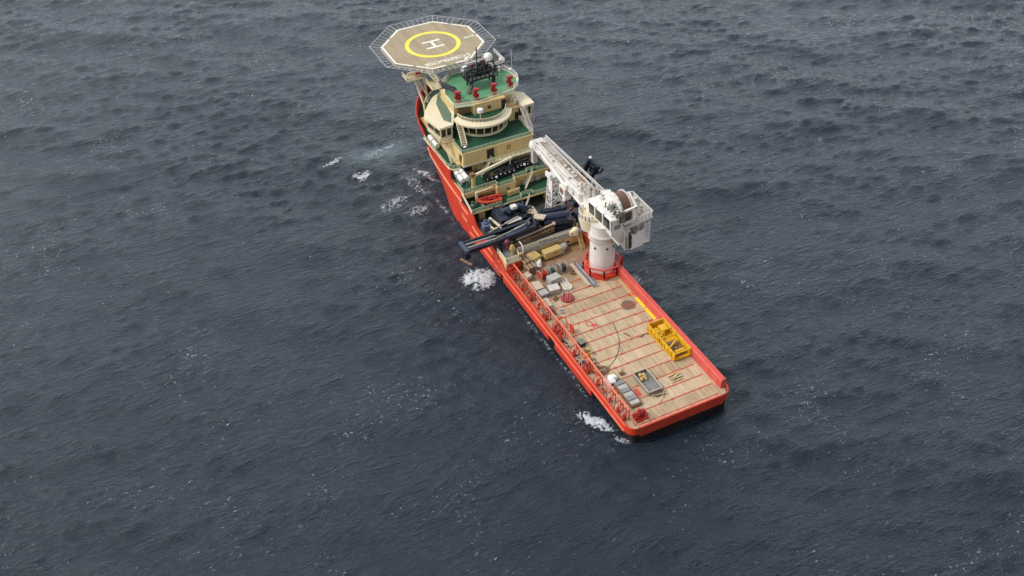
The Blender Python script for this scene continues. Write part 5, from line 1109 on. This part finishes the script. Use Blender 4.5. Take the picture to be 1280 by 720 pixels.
    m = MB(); Y = 47.9; xa, xb = 11.9, 15.8
    for p, q in (((xa, Y, 25.2), (xb, Y, 25.6)), ((xa, Y, 21.6), (xb, Y, 21.8)), ((xa, Y, 20.5), (xa, Y, 25.4)), ((xb, Y, 20.5), (xb, Y, 25.8)), ((xa, Y, 25.2), (xa, Y + 3.2, 27.2)), ((xb, Y, 25.6), (xb, Y + 4.0, 27.6))): m.bar(p, q, .55)
    W(m).build('winch_frame', WHITE, c)
    m = MB(); m.prism([(11.8, 57.8), (14.0, 57.0), (14.8, 58.8), (12.4, 59.8)], 24.0, 24.4); m.box(12.4, 14.2, 57.4, 59.0, 20.4, 24.0); m.bar((11.8, 57.8, 24.5), (14, 57, 24.5), .12); m.bar((12.4, 59.8, 24.5), (14.8, 58.8, 24.5), .12); W(m).build('winch_cover', WHITE, c)
    # counterweight engine box
    m = MB(); m.prism([(14.2, 46.9), (18.2, 47.4), (18.2, 50.4), (14.2, 49.9)], 13.4, 18.2); cw = W(m).build('engine_box', WHITE_B, c, bevel=.06)
    m = MB(); m.box(12.6, 14.1, 47.2, 49.6, 13.8, 19.6); W(m).build('engine_intake', GREYW, cw)
    m = MB(); clutter(m, 12.4, 14.2, 46.7, 47.6, 14.2, 19.6, 26, .12, .4, random.Random(25)); W(m).build('engine_louvre', DARK, cw)
    m = MB(); clutter(m, 14.2, 18.4, 46.6, 48.4, 18.3, 19.7, 22, .15, .6, random.Random(26)); W(m).build('engine_pipework', MIDG, cw)
    r = MB()
    for x in (18.5, 19.8):
        for y in (47.4, 50.0): r.bar((x, y, 14.0), (x, y, 20), .16)
    for k in range(9):
        z = 14.1 + k * .7; r.bar((18.5, 47.4, z), (19.8, 47.4, z), .1); r.bar((19.8, 47.4, z), (19.8, 50.0, z), .1)
    r.box(18.4, 19.9, 47.3, 50.1, 13.8, 14.0)
    W(r).build('ladder_cage', RAILW, cw)
    r = MB()
    for x in (12.0, 13.0): r.bar((x, 46.5, 14.4), (x, 46.9, 20.4), .14)
    for k in range(10): r.bar((12.0, 46.5, 14.6 + .58 * k), (13.0, 46.6, 14.6 + .58 * k), .1)
    W(r).build('access_ladder', RAILW, cw)
    # boom: box girder from the house forward to the rest
    B0, B1 = 59.6, 91.0
    def sect(y):
        u = (y - B0) / (B1 - B0)
        return (8.7 + .3 * u, 10.5 + .2 * u, 20.1 + .5 * u, 22.9 - .4 * u)
    m = MB(); ys = np.linspace(B0, B1, 9)
    for y in ys:
        a, b, z0, z1 = sect(y); m.v += [(a, y, z0), (b, y, z0), (b, y, z1), (a, y, z1)]
    for k in range(8):
        for i in range(4): m.f.append((4 * k + i, 4 * k + (i + 1) % 4, 4 * k + 4 + (i + 1) % 4, 4 * k + 4 + i))
    m.f += [(0, 1, 2, 3), (35, 34, 33, 32)]
    bo = W(m).build('boom', WHITE, c, bevel=.08)
    m = MB()   # side flanges, stiffeners and the hydraulic cylinder on the port face
    for k in range(1, 9):
        y = ys[k] - 1.2; a, b, z0, z1 = sect(y); m.bar((a - .05, y, z0 + .1), (a - .05, y, z1 - .1), .14)
    for f0 in (0, 1):
        for k in range(8):
            a, b, z0, z1 = sect(ys[k]); a2, b2, z02, z12 = sect(ys[k + 1]); zz, zz2 = (z0, z02) if f0 == 0 else (z1, z12)
            m.bar((a - .12, ys[k], zz), (a2 - .12, ys[k + 1], zz2), .35, .25)
    W(m).build('boom_flange', GREYW, bo)
    m = MB(); m.tube((7.9, 70.5, 21.0), (8.4, 79, 21.5), .42, 12); m.tube((8.4, 79, 21.5), (8.7, 86.5, 21.8), .25, 12); m.obox((7.9, 70.0, 21.0), (1.0, 1.4, 1.6)); m.obox((8.8, 87, 21.4), (.7, 1.0, 1.0)); W(m).build('boom_cylinder', WHITE_B, bo, smooth=True)
    m = MB(); m.prism([(7.6, 60.4), (8.7, 60), (8.7, 75), (8.2, 74.5)], 20.0, 20.4); m.prism([(7.9, 63.0), (8.6, 62.5), (8.7, 71), (8.2, 71)], 20.4, 22.8); m.tube((7.5, 66.6, 21.9), (8.6, 66.6, 21.9), .9, 16); W(m).build('boom_side_plate', WHITE, bo)
    m = MB(); m.box(7.4, 9.0, 69.8, 73.0, 17.2, 20.2); m.tube((7.2, 70.2, 17.2), (9.2, 70.2, 17.2), .8, 14); kn = W(m).build('knuckle_bracket', WHITE, bo, bevel=.1)
    m = MB(); m.box(7.34, 7.42, 70.6, 72.4, 18.0, 19.6); W(m).build('bracket_hole', BROWN, bo)
    # top walkway, pipes and rails
    m = MB(); m.prism([(10.6, 58.8), (14.2, 58.8), (13.1, 91.5), (10.8, 91.5)], 21.4, 21.6); W(m).build('boom_walkway', BROWN, bo)
    m = MB()
    for x in (11.0, 11.6, 12.3, 13.0, 13.6): m.bar((x, 59, 21.9), (x * .3 + 8.3, 91, 21.9), .16)
    for y in np.arange(60, 91, 1.6): m.bar((10.6, y, 21.75), (14.0 - (y - 58) * .027, y, 21.75), .12)
    W(m).build('boom_grating', GREYW, bo)
    r = MB(); rail(r, [(14.1, 58.8, 22.35), (13.0, 91.5, 22.3)], 1.2, .08, 2, 1.5); rail(r, [(12.2, 60, 22.6), (12.2, 91.0, 22.3)], 1.0, .06, 2, 1.8); rail(r, [(9.6, 61, 22.9), (9.6, 90.5, 22.5)], .9, .055, 1, 2.2); W(r).build('boom_railing', RAILW, bo)
    m = MB()
    for x in (9.4, 10.0, 10.6, 11.2): m.tube((x, 60.5, 23.15), (x + .35, 90.5, 22.65), .1, 6)
    rg = random.Random(31)
    for k in range(26):
        y = rg.uniform(60, 90); x = rg.uniform(9, 11.4); m.obox((x, y, 23.1), (rg.uniform(.3, .9), rg.uniform(.3, .9), rg.uniform(.3, .8)))
    W(m).build('boom_pipework', GREYW, bo)
    for y0, y1 in ((61.2, 63.4), (66.4, 71.0), (76, 79.5)):
        m = MB(); m.box(11.0, 12.6, y0, y1, 21.8, 22.6); W(m).build('boom_cover', BROWN, bo)
    m = MB(); clutter(m, 8.8, 13.2, 58.6, 64.5, 22.4, 25.0, 60, .15, .6, random.Random(32)); m.box(8.8, 11.8, 58.9, 60.6, 20.5, 23.0)
    for x in (9.4, 11.0, 12.6): m.bar((x, 59, 22), (x, 61.2, 25.2), .3); m.bar((x, 61.2, 25.2), (x, 63.4, 22.6), .25)
    W(m).build('boom_root', GREYW, bo)
    # sheave head at the tip
    m = MB(); m.lathe((9.9, 92.2, 19.6), [(1.0, 0), (1.5, .5), (1.6, 1.4), (1.3, 2.2), (.7, 2.5)], 18); W(m).build('boom_tip_head', WHITE_B, bo, smooth=True)
    m = MB(); m.box(9.2, 12.3, 90.6, 92.6, 20.4, 22.4); m.tube((10.4, 92.6, 21), (12.0, 92.6, 21), .9, 14); m.box(8.8, 10.2, 91.0, 92.4, 15.6, 19.8); W(m).build('boom_tip_block', GREYW, bo)
crane()

def boom_rest():
    t = thing('boom_rest', 'white lattice trestle holding up the folded crane boom', 'trestle', (9.4, 78.8, 7.2))
    m = MB(); b = [(-2.2, 1.8), (1.8, 1.8), (1.8, -1.8), (-2.2, -1.8)]; tp = [(-1.5, 1.2), (1.5, 1.2), (1.5, -1.2), (-1.5, -1.2)]; zt = 11.6
    for (x, y), (u, v) in zip(b, tp): m.bar((x, y, 0), (u, v, zt), .32)
    for k in range(4):
        (x0, y0), (x1, y1) = b[k], b[(k + 1) % 4]; (u0, v0), (u1, v1) = tp[k], tp[(k + 1) % 4]
        for i in range(4):
            f, g = i / 4, (i + 1) / 4
            p = Vector((x0, y0, 0)).lerp(Vector((u0, v0, zt)), f); q = Vector((x1, y1, 0)).lerp(Vector((u1, v1, zt)), g)
            m.bar(p, q, .2); p2 = Vector((x0, y0, 0)).lerp(Vector((u0, v0, zt)), g); m.bar(p2, q, .22)
            p3 = Vector((x1, y1, 0)).lerp(Vector((u1, v1, zt)), f); m.bar(p3, p2, .16)
    m.build('trestle_frame', WHITE, t)
    m = MB(); m.box(-2.4, 2.0, -1.5, 1.5, zt, zt + .5); m.box(-2.4, -1.9, -1.3, 1.3, zt + .5, zt + 1.4); m.add([(-1.9, -1.3, 7.0), (-1.6, 1.3, 7.0), (-1.5, 1.2, zt), (-1.6, -1.2, zt)], [(0, 1, 2, 3)]); m.build('trestle_saddle', WHITE_B, t)
boom_rest()

# ------------------------------------------------------------------ cargo on the main deck
Z = 4.505
def cargo():
    # ochre tank with grey end
    t = thing('storage_tank', 'long ochre tank container with grey pump end lying before the aft house', 'tank', (.9, 64.3, Z), .09)
    m = MB(); m.box(-2.9, 2.3, -1.1, 1.1, .3, 2.5); m.build('tank_body', OCHRE, t, bevel=.18)
    m = MB(); m.tube((2.2, .1, 1.4), (3.6, .2, 1.4), .95, 14); m.sphere((3.7, .2, 1.5), .95, 10, 8); m.box(1.6, 3.2, -.9, .9, .2, 1.8); m.build('pump_end', LIGHTG, t, smooth=True)
    m = MB(); m.box(-2.6, -2.2, -1.1, 1.1, 0, .35); m.box(1.4, 1.8, -1.1, 1.1, 0, .35); m.tube((-.4, -1.14, 1.6), (.6, -1.14, 1.6), .12, 8); m.build('tank_skid', BROWN, t)
    t = thing('storage_tank', 'short ochre box unit standing between brown crates and the white bundle', 'tank', (-4.7, 65.0 - .6, Z), .25)
    m = MB(); m.box(-1.3, 1.4, -1.5, 1.6, .2, 2.4); m.build('tank_body', OCHRE, t, bevel=.12); MB().box(-1.2, 1.3, -1.4, 1.5, 0, .2).build('tank_skid', BROWN, t)
    m = MB(); m.box(1.42, 2.1, -.9, .9, .3, 1.5); m.build('pump_end', MIDG, t)
    m = MB(); rg = random.Random(41)
    for k in range(6): m.sphere((rg.uniform(-.6, .6), rg.uniform(-.6, .6), .5 + .22 * k), .78 - .07 * k, 10, 7, .8)
    tag(m.build('white_bundle', CLOTH, loc=(-4.4, 61.7 + .3, Z), smooth=True), 'lumpy white wrapped bundle on the deck below the ochre box', 'bundle')
    for (x, y, a, b, h, mt, lab, rz) in ((-7.6, 63.7 - .4, 2.2, 2.6, 2.6, BROWN, 'tall brown crate against the aft house near the port rail', .2), (-7.5, 61.0 - .2, 2.2, 2.0, 2.2, BROWN, 'brown framed crate just aft of the taller brown crate', .1)):
        o = thing('crate', lab, 'crate', (x, y, Z), rz)
        m = MB(); m.box(-a / 2, a / 2, -b / 2, b / 2, .1, h); m.build('crate_body', mt, o)
        f = MB()
        for sx in (-1, 1):
            for sy in (-1, 1): f.bar((sx * a / 2, sy * b / 2, 0), (sx * a / 2, sy * b / 2, h + .1), .16)
            f.bar((sx * a / 2, -b / 2, h + .05), (sx * a / 2, b / 2, h + .05), .16)
        f.bar((0, -b / 2 - .02, h + .05), (0, b / 2, h + .05), .14); f.build('crate_frame', WOODL, o)
    def reel(x, y, rz, mat, lab, fr=LIGHTG):
        o = thing('cable_reel', lab, 'reel', (x, y, Z), rz)
        m = MB(); m.tube((-.6, 0, 1.15), (.6, 0, 1.15), .8, 16); m.build('cable', DARK if mat != RED else RED_D, o, smooth=True)
        for sx in (-.72, .72):
            m = MB(); m.tube((sx - .07, 0, 1.15), (sx + .07, 0, 1.15), 1.15, 20); m.build('reel_flange', mat, o, smooth=True)
        m = MB()
        for sx in (-.95, .95):
            m.path([(sx, -1.1, 0), (sx, -1.1, 2.0), (sx, -.8, 2.35), (sx, .8, 2.35), (sx, 1.1, 2.0), (sx, 1.1, 0)], .09, 6)
        m.bar((-.95, -1.1, .1), (.95, -1.1, .1), .15); m.bar((-.95, 1.1, .1), (.95, 1.1, .1), .15); m.build('reel_stand', fr, o)
    reel(-5.7, 57.2, .1, RED, 'bright red cable reel left of the two dark cable reels')
    reel(-3.1, 57.4, .1, BRONZE, 'grey green cable reel right beside the red cable reel')
    reel(.2, 57.6, .1, MIDG, 'dark grey cable reel nearest the crane pedestal')
    def crate(x, y, a, b, h, mt, top, lab, rz=.05):
        o = thing('equipment_box', lab, 'box', (x, y, Z), rz)
        MB().box(-a / 2, a / 2, -b / 2, b / 2, .12, h).build('box_body', mt, o, bevel=.05); MB().box(-a / 2 - .06, a / 2 + .06, -b / 2 - .06, b / 2 + .06, h, h + .14).build('lid', top, o)
        f = MB(); f.box(-a / 2 + .1, a / 2 - .1, -b / 2 + .1, -b / 2 + .4, 0, .12); f.box(-a / 2 + .1, a / 2 - .1, b / 2 - .4, b / 2 - .1, 0, .12); f.build('skid', BROWN, o)
    crate(-4.2, 54.0, 3.2, 2.2, 2.1, LIGHTG, LIGHTG, 'larger grey lidded box standing behind the smaller off white topped box', .12)
    crate(-5.8, 50.9, 2.7, 2.3, 1.5, LIGHTG, GREYW, 'smaller box with off white lid and grey sides on the port deck', -.12)
    crate(-9.3, 53.6, 2.6, 3.0, 1.4, WOODL, WOODL, 'wide tan crate close to the port crash rail', 0)
    crate(-8.9, 50.7, 2.2, 2.0, 1.2, MIDG, LIGHTG, 'low grey box with open dark front behind the tan port crate', .05)
    crate(-9.9, 47.0, 1.8, 3.2, 1.0, WOODL, WOODL, 'low tan timber stack beside the port crash rail', .0)
    crate(-9.4, 58.8, 1.7, 1.9, 1.3, GREYW, WOODL, 'small weathered crate under the port crash rail near the brown crates', .3)
    o = thing('lifting_frame', 'flat tan lifting frame between the grey boxes and the round basket', 'frame', (-2.1, 51.6, Z), -.05)
    m = MB(); m.box(-1.0, 1.0, -1.9, 1.9, .1, .6); m.build('frame_body', WOODL, o); m = MB(); m.bar((-1, -1.9, .7), (1, -1.9, .7), .14); m.bar((-1, 1.9, .7), (1, 1.9, .7), .14); m.bar((0, -1.9, .7), (0, 1.9, .7), .14); m.bar((-1, -1.9, .7), (-1, 1.9, .7), .14); m.bar((1, -1.9, .7), (1, 1.9, .7), .14); m.build('frame_bar', WHITE, o)
    # transfer basket: white top ring over a dark red round base
    o = thing('transfer_basket', 'round personnel basket with white top ring and dark red base', 'basket', (-4.0, 46.9, Z))
    m = MB(); m.lathe((0, 0, 0), [(1.55, 0), (1.7, .15), (1.7, .45), (1.4, .5), (1.2, .3)], 22); m.build('basket_base', MAROON, o, smooth=True)
    m = MB()
    for k in range(20):
        a, b = 2 * PI * k / 20, 2 * PI * (k + 1) / 20; m.tube((1.1 * math.cos(a), 1.1 * math.sin(a), 4.0), (1.1 * math.cos(b), 1.1 * math.sin(b), 4.0), .13, 6)
    for a in (.3, 1.87): m.tube((1.1 * math.cos(a), 1.1 * math.sin(a), 4.0), (-1.1 * math.cos(a), -1.1 * math.sin(a), 4.0), .1, 6)
    m.build('top_ring', WHITE, o, smooth=True)
    m = MB()
    for k in range(8):
        a = 2 * PI * k / 8; m.tube((1.45 * math.cos(a), 1.45 * math.sin(a), .4), (1.1 * math.cos(a), 1.1 * math.sin(a), 4.0), .05, 5)
    m.tube((0, 0, 0), (0, 0, 4.0), .09, 6); m.build('basket_rope', GREYW, o)
    # planks and pipes beside the pedestal
    o = thing('timber_plank', 'long pale timber plank lying along the pipes beside the crane plinth', 'timber', (3.3, 53.6, Z), .0)
    MB().box(-.45, .45, -5.0, 5.0, .1, .4).build('plank', WOODL, o); MB().box(-.6, .6, -4.2, -3.9, 0, .1).box(-.6, .6, 3.9, 4.2, 0, .1).build('bearer', BROWN, o)
    o = thing('pipe_bundle', 'bundle of grey and blue pipes lying beside the red crane plinth', 'pipes', (4.7, 52.6, Z), .0)
    for k in range(7):
        MB().tube((-.72 + .24 * k, -5.2 + .5 * (k % 3), .3 + .16 * (k % 2)), (-.72 + .24 * k, 5.0 + .4 * (k % 2), .3 + .16 * (k % 2)), .13, 8).build('pipe', (MIDG, BLUECLOTH, GREYW, LIGHTG)[k % 4], o, smooth=True)
    m = MB(); m.box(-.9, .9, -4.4, -4.1, 0, .2); m.box(-.9, .9, 3.6, 3.9, 0, .2); m.build('bearer', BROWN, o)
    # bench frame row near pedestal forward
    m = MB()
    for k in range(5): m.bar((-.9 + .45 * k, -.7, .05), (-.9 + .45 * k, .7, .6), .1)
    m.bar((-1.0, .7, .6), (1.0, .7, .6), .12); tag(m.build('pipe_rack', WOODL, loc=(4.6, 59.2, Z)), 'small tan pipe rack at the forward end of the pipe bundle', 'rack')
    # orange pile and black box by the port rail
    rg = random.Random(55)
    o = thing('gear_pile', 'jumbled orange rigging gear heaped inside the port crash rail', 'rigging gear', (-10.1, 24.3, Z), -.28)
    m = MB()
    for k in range(26):
        x, y = rg.uniform(-1.1, 1.0), rg.uniform(-3.6, 3.4); m.obox((x, y, rg.uniform(.1, .9)), (rg.uniform(.2, .9), rg.uniform(.2, .9), rg.uniform(.15, .6)), rg.uniform(0, 3))
    m.build('orange_gear', CONE_O, o)
    m = MB()
    for k in range(22): 
        x, y = rg.uniform(-1.0, 1.3), rg.uniform(-3.6, 4.0); p = Vector((x, y, rg.uniform(.1, .8))); m.tube(p, p + Vector((rg.uniform(-1, 1), rg.uniform(-1, 1), rg.uniform(-.2, .6))), .12, 6)
    m.build('dark_gear', BROWN, o)
    m = MB()
    for k in range(14): x, y = rg.uniform(-1.2, .9), rg.uniform(-3.4, 3.4); m.obox((x, y, rg.uniform(.5, 1.1)), (.3, .7, .25), rg.uniform(0, 3))
    m.build('tan_gear', WOODL, o)
    crate(-9.1, 30.2, 1.5, 1.7, 1.2, BLACK, BRONZE, 'lone dark square box inside the port crash rail', .1)
    for k in range(1):
        m = MB()
        pts = []
        for a, b in (((-9.7, 20.1), (-8.4, 20.0)), ((-8.4, 20.0), (-6.8, 20.7)), ((-6.8, 20.7), (-4.4, 22.2)), ((-4.4, 22.2), (-2.3, 24.2)), ((-2.3, 24.2), (-.8, 26.4)), ((-.8, 26.4), (.1, 28.2)), ((.1, 28.2), (.9, 30.8)), ((.9, 30.8), (1.5, 33.5))): m.tube((*a, 4.57), (*b, 4.57), .07, 6)
        tag(m.build('hose', ROPEG), 'thin dark hose curving across the planked deck', 'hose')
    m = MB()
    for j in range(4):
        for k in range(18):
            a, b = 2 * PI * k / 18, 2 * PI * (k + 1) / 18; r = 1.5 - .22 * j; m.tube((r * 1.3 * math.cos(a), r * math.sin(a), .1 + .1 * j), (r * 1.3 * math.cos(b), r * math.sin(b), .1 + .1 * j), .1, 6)
    tag(m.build('rope_coil', BROWN, loc=(-9.2, 20.2, Z), smooth=True), 'coiled brown rope at the port end of the thin hose', 'rope')
    # white sheet over the grey rack
    o = thing('pallet_row', 'row of grey steel pallets inside the port crash rail near the stern', 'pallets', (-8.0, 10.6, Z), .0)
    for k in range(6):
        y = -3.8 + 1.36 * k; MB().box(-1.15, 1.15, y, y + 1.2, .15, .9 + .12 * (k % 2)).build('pallet', MIDG if k % 2 else LIGHTG, o)
    m = MB(); m.box(-1.3, -1.1, -3.9, 4.4, 0, .9); m.box(1.15, 1.35, -3.9, 4.4, 0, .95); m.box(-1.3, 1.35, -4.2, -3.95, 0, .8); m.build('pallet_frame', BROWN, o)
    m = MB(); rg = random.Random(61); n = 16
    def hz(i, j):
        u, v = i / n - .5, j / n - .5; d = math.hypot(u, v) * 2
        return max(.12, 1.75 * (1 - d ** 3) + .5 * noise.noise(Vector((u * 5, v * 5, 1.7))) - (1.2 if (u > .02 and v < -.18 and u < .26) else 0))
    for i in range(n + 1):
        for j in range(n + 1): m.v.append(((i / n - .5) * 3.4 + .3 * noise.noise(Vector((i * .4, j * .4, 8))), (j / n - .5) * 3.6 + .3 * noise.noise(Vector((i * .4, j * .4, 3))), hz(i, j)))
    for i in range(n):
        for j in range(n): m.f.append((i * (n + 1) + j, (i + 1) * (n + 1) + j, (i + 1) * (n + 1) + j + 1, i * (n + 1) + j + 1))
    w = m.build('white_sheet', CLOTH, loc=(-8.7, 15.9, Z), smooth=True); sm = w.modifiers.new('solid', 'SOLIDIFY'); sm.thickness = .06
    tag(w, 'crumpled white sheet draped over gear by the port crash rail', 'sheet')
    m = MB(); m.box(-1.2, 1.3, -1.3, 1.4, 0, .9); tag(m.build('gear_box', DARK, loc=(-8.6, 15.8, Z)), 'dark gear box under the crumpled white sheet', 'box')
    m = MB(); m.bar((-5.9, 12.6, 4.62), (-6.4, 9.0, 4.62), .14, .14); tag(m.build('steel_bar', WOODL), 'single tan bar lying on deck beside the pallet row', 'bar')
    # open half-height container
    o = thing('open_container', 'open grey half height container with tan rim near the stern', 'container', (-2.1, 11.5, Z), .0)
    a, b, h = 3.5, 7.0, 1.25
    m = MB(); m.box(-a / 2, a / 2, -b / 2, b / 2, .1, .25); m.box(-a / 2, -a / 2 + .12, -b / 2, b / 2, .25, h); m.box(a / 2 - .12, a / 2, -b / 2, b / 2, .25, h); m.box(-a / 2 + .12, a / 2 - .12, b / 2 - .12, b / 2, .25, h); m.box(-a / 2 + .12, a / 2 - .12, -b / 2, -b / 2 + .12, .25, h); m.build('container_shell', MIDG, o)
    m = MB()
    for p, q in (((-a / 2, -b / 2), (a / 2, -b / 2)), ((a / 2, -b / 2), (a / 2, b / 2)), ((a / 2, b / 2), (-a / 2, b / 2)), ((-a / 2, b / 2), (-a / 2, -b / 2))): m.bar((*p, h + .06), (*q, h + .06), .2, .16)
    m.build('container_rim', WOODL, o)
    m = MB(); rg = random.Random(66)
    for k in range(16): m.sphere((rg.uniform(-.8, .7), rg.uniform(-.7, .8), rg.uniform(.2, .9)), rg.uniform(.25, .55), 8, 6)
    tag(m.build('yellow_gear', OCHRE, loc=(-2.1, 13.2, Z + .25)), 'heap of yellowish gear inside the open grey container', 'gear')
    o = thing('sling_frame', 'tan crossed sling bars lying at the aft end of the open container', 'bars', (-1.6, 7.0, Z))
    m = MB(); m.bar((-1.9, .6, .5), (2.0, -.3, .5), .13); m.build('bar', WOODL, o); m = MB(); m.bar((1.9, .8, .7), (-1.2, -1.9, .3), .13); m.build('bar', WOODL, o)
    m = MB(); m.box(-.8, 1.6, -.1, 1.0, 0, .4); m.build('bar_base', BROWN, o)
    # red mooring gear at the stern corner
    o = thing('mooring_winch', 'dark red mooring gear cluster in the port stern corner', 'winch', (-8.9, 3.2, Z), .1)
    m = MB(); m.box(-1.5, 1.4, -1.0, 1.0, 0, .5); clutter(m, -1.5, 1.4, -1.0, 1.0, .4, 2.4, 18, .25, .8, random.Random(71)); m.build('winch_body', RED_D, o)
    m = MB(); m.tube((-1.2, .3, 1.3), (1.2, .3, 1.3), .7, 14); m.build('winch_barrel', MAROON, o, smooth=True)
    m = MB(); clutter(m, .9, 1.7, -.9, .6, .3, 1.8, 8, .15, .4, random.Random(72)); m.build('winch_fitting', WOODL, o)
    # small items on the deck planks
    m = MB(); m.obox((0, 0, .12), (.28, 2.0, .2), .45); tag(m.build('steel_bar', BROWN, loc=(2.4, 28.2, Z)), 'short brown bar lying loose mid deck beside the hose', 'bar')
    m = MB(); m.bar((8.0, 25.6, 4.65), (6.1, 26.4, 4.65), .12); m.bar((6.1, 26.4, 4.65), (5.0, 26.0, 4.65), .16, .16); m.obox((5.2, 26.2, 4.65), (.9, .5, .3), .3); tag(m.build('tow_shackle', BROWN), 'brown drawbar on the deck at the corner of the yellow skid', 'shackle')
    # yellow skid on the starboard side
    o = thing('yellow_skid', 'big yellow steel skid with raised sides near the starboard bulwark', 'skid', (9.6, 21.0, Z), .0)
    a, b, h = 4.4, 12.0, 2.3
    m = MB(); m.box(-a / 2, a / 2, -b / 2, b / 2, .25, .55); m.build('skid_floor', YELLOW, o)
    m = MB()
    for x in (-a / 2, a / 2):
        m.bar((x, -b / 2, .35), (x, b / 2, .35), .3, .4); m.bar((x, -b / 2, h), (x, b / 2, h), .26, .3)
        for k in range(9): y = -b / 2 + b * k / 8; m.bar((x, y, .3), (x, y, h), .22)
    for y in (-b / 2, b / 2, 0, 2.4):
        m.bar((-a / 2, y, h), (a / 2, y, h), .24, .3); m.bar((-a / 2, y, .35), (a / 2, y, .35), .26, .3)
    m.build('skid_frame', YELLOW, o)
    m = MB(); m.box(-a / 2 + .1, -a / 2 + .2, 1.0, b / 2 - .2, .5, h - .2); m.box(a / 2 - .2, a / 2 - .1, -b / 2 + .2, b / 2 - .2, .5, h - .2); m.box(-a / 2 + .2, a / 2 - .2, b / 2 - .2, b / 2 - .1, .5, h - .2); m.box(-a / 2 + .1, -a / 2 + .2, -b / 2, -1.2, .5, 1.6); m.build('skid_panel', YELLOW, o)
    m = MB(); clutter(m, -1.2, 1.6, 1.0, 5.0, .5, 1.9, 16, .3, 1.0, random.Random(81)); m.box(-.2, 1.7, 3.0, 4.8, .5, 2.0); m.tube((-1.0, 1.4, 1.2), (-1.0, 4.6, 1.2), .6, 12); m.build('skid_machinery', YELLOW, o)
    m = MB(); m.box(-1.6, 1.7, -5.4, -.4, .55, 1.0); clutter(m, -1.5, 1.6, -5.2, -.6, .9, 1.6, 16, .2, .8, random.Random(83)); m.build('skid_load', BROWN, o)
    m = MB(); m.tube((-1.2, -4.8, 1.5), (1.2, -4.8, 1.5), .5, 10); m.bar((-1.6, -3, 1.9), (1.6, -1.2, 1.9), .3); m.build('skid_pipework', YELLOW, o)
    m = MB()
    for y in (-b / 2 + .4, -2, 2, b / 2 - .4): m.box(-a / 2 - .1, a / 2 + .1, y - .15, y + .15, 0, .25)
    m.build('skid_bearer', BLACK, o)
    o = thing('timber_pile', 'small pile of tan timbers between the container and the yellow skid', 'timber', (4.6, 10.4, Z), .3)
    rg = random.Random(91)
    for k in range(5): MB().obox((rg.uniform(-.5, .5), -1 + .45 * k, .15 + .22 * (k % 3)), (2.6, .3, .25), rg.uniform(-.3, .3)).build('timber', WOODL if k % 2 else OCHRE, o)
    MB().box(-1.0, 1.0, -.9, .9, 0, .2).build('bearer', BROWN, o)
cargo()
def loose_gear():
    spots = [(-9.6, 56.4, OCHRE, 'small ochre fitting on deck beside the weathered crate'), (-6.9, 48.0, BROWN, 'brown fitting on deck aft of the off white lidded box'), (-1.0, 60.6, MIDG, 'grey fitting on deck between the white bundle and the dark reel'), (2.0, 55.3, BROWN, 'brown block on deck left of the timber plank'), (-9.6, 43.6, DARK, 'dark fitting by the crash rail forward of the red plate bracket'), (-7.5, 43.0, LIGHTG, 'pale grey fitting on deck aft of the low timber stack'), (-8.4, 27.9, OCHRE, 'ochre fitting on deck forward of the orange gear heap'), (-5.6, 17.2, BROWN, 'brown fitting on deck right of the white sheet')]
    for i, (x, y, mt, lab) in enumerate(spots):
        m = MB(); clutter(m, -.6, .6, -.7, .7, 0, .8, 6, .2, .6, random.Random(200 + i)); m.box(-.5, .5, -.6, .6, 0, .12)
        tag(m.build('deck_fitting', mt, loc=(x, y, Z)), lab, 'fitting', 'loose fittings on the cargo deck')
loose_gear()
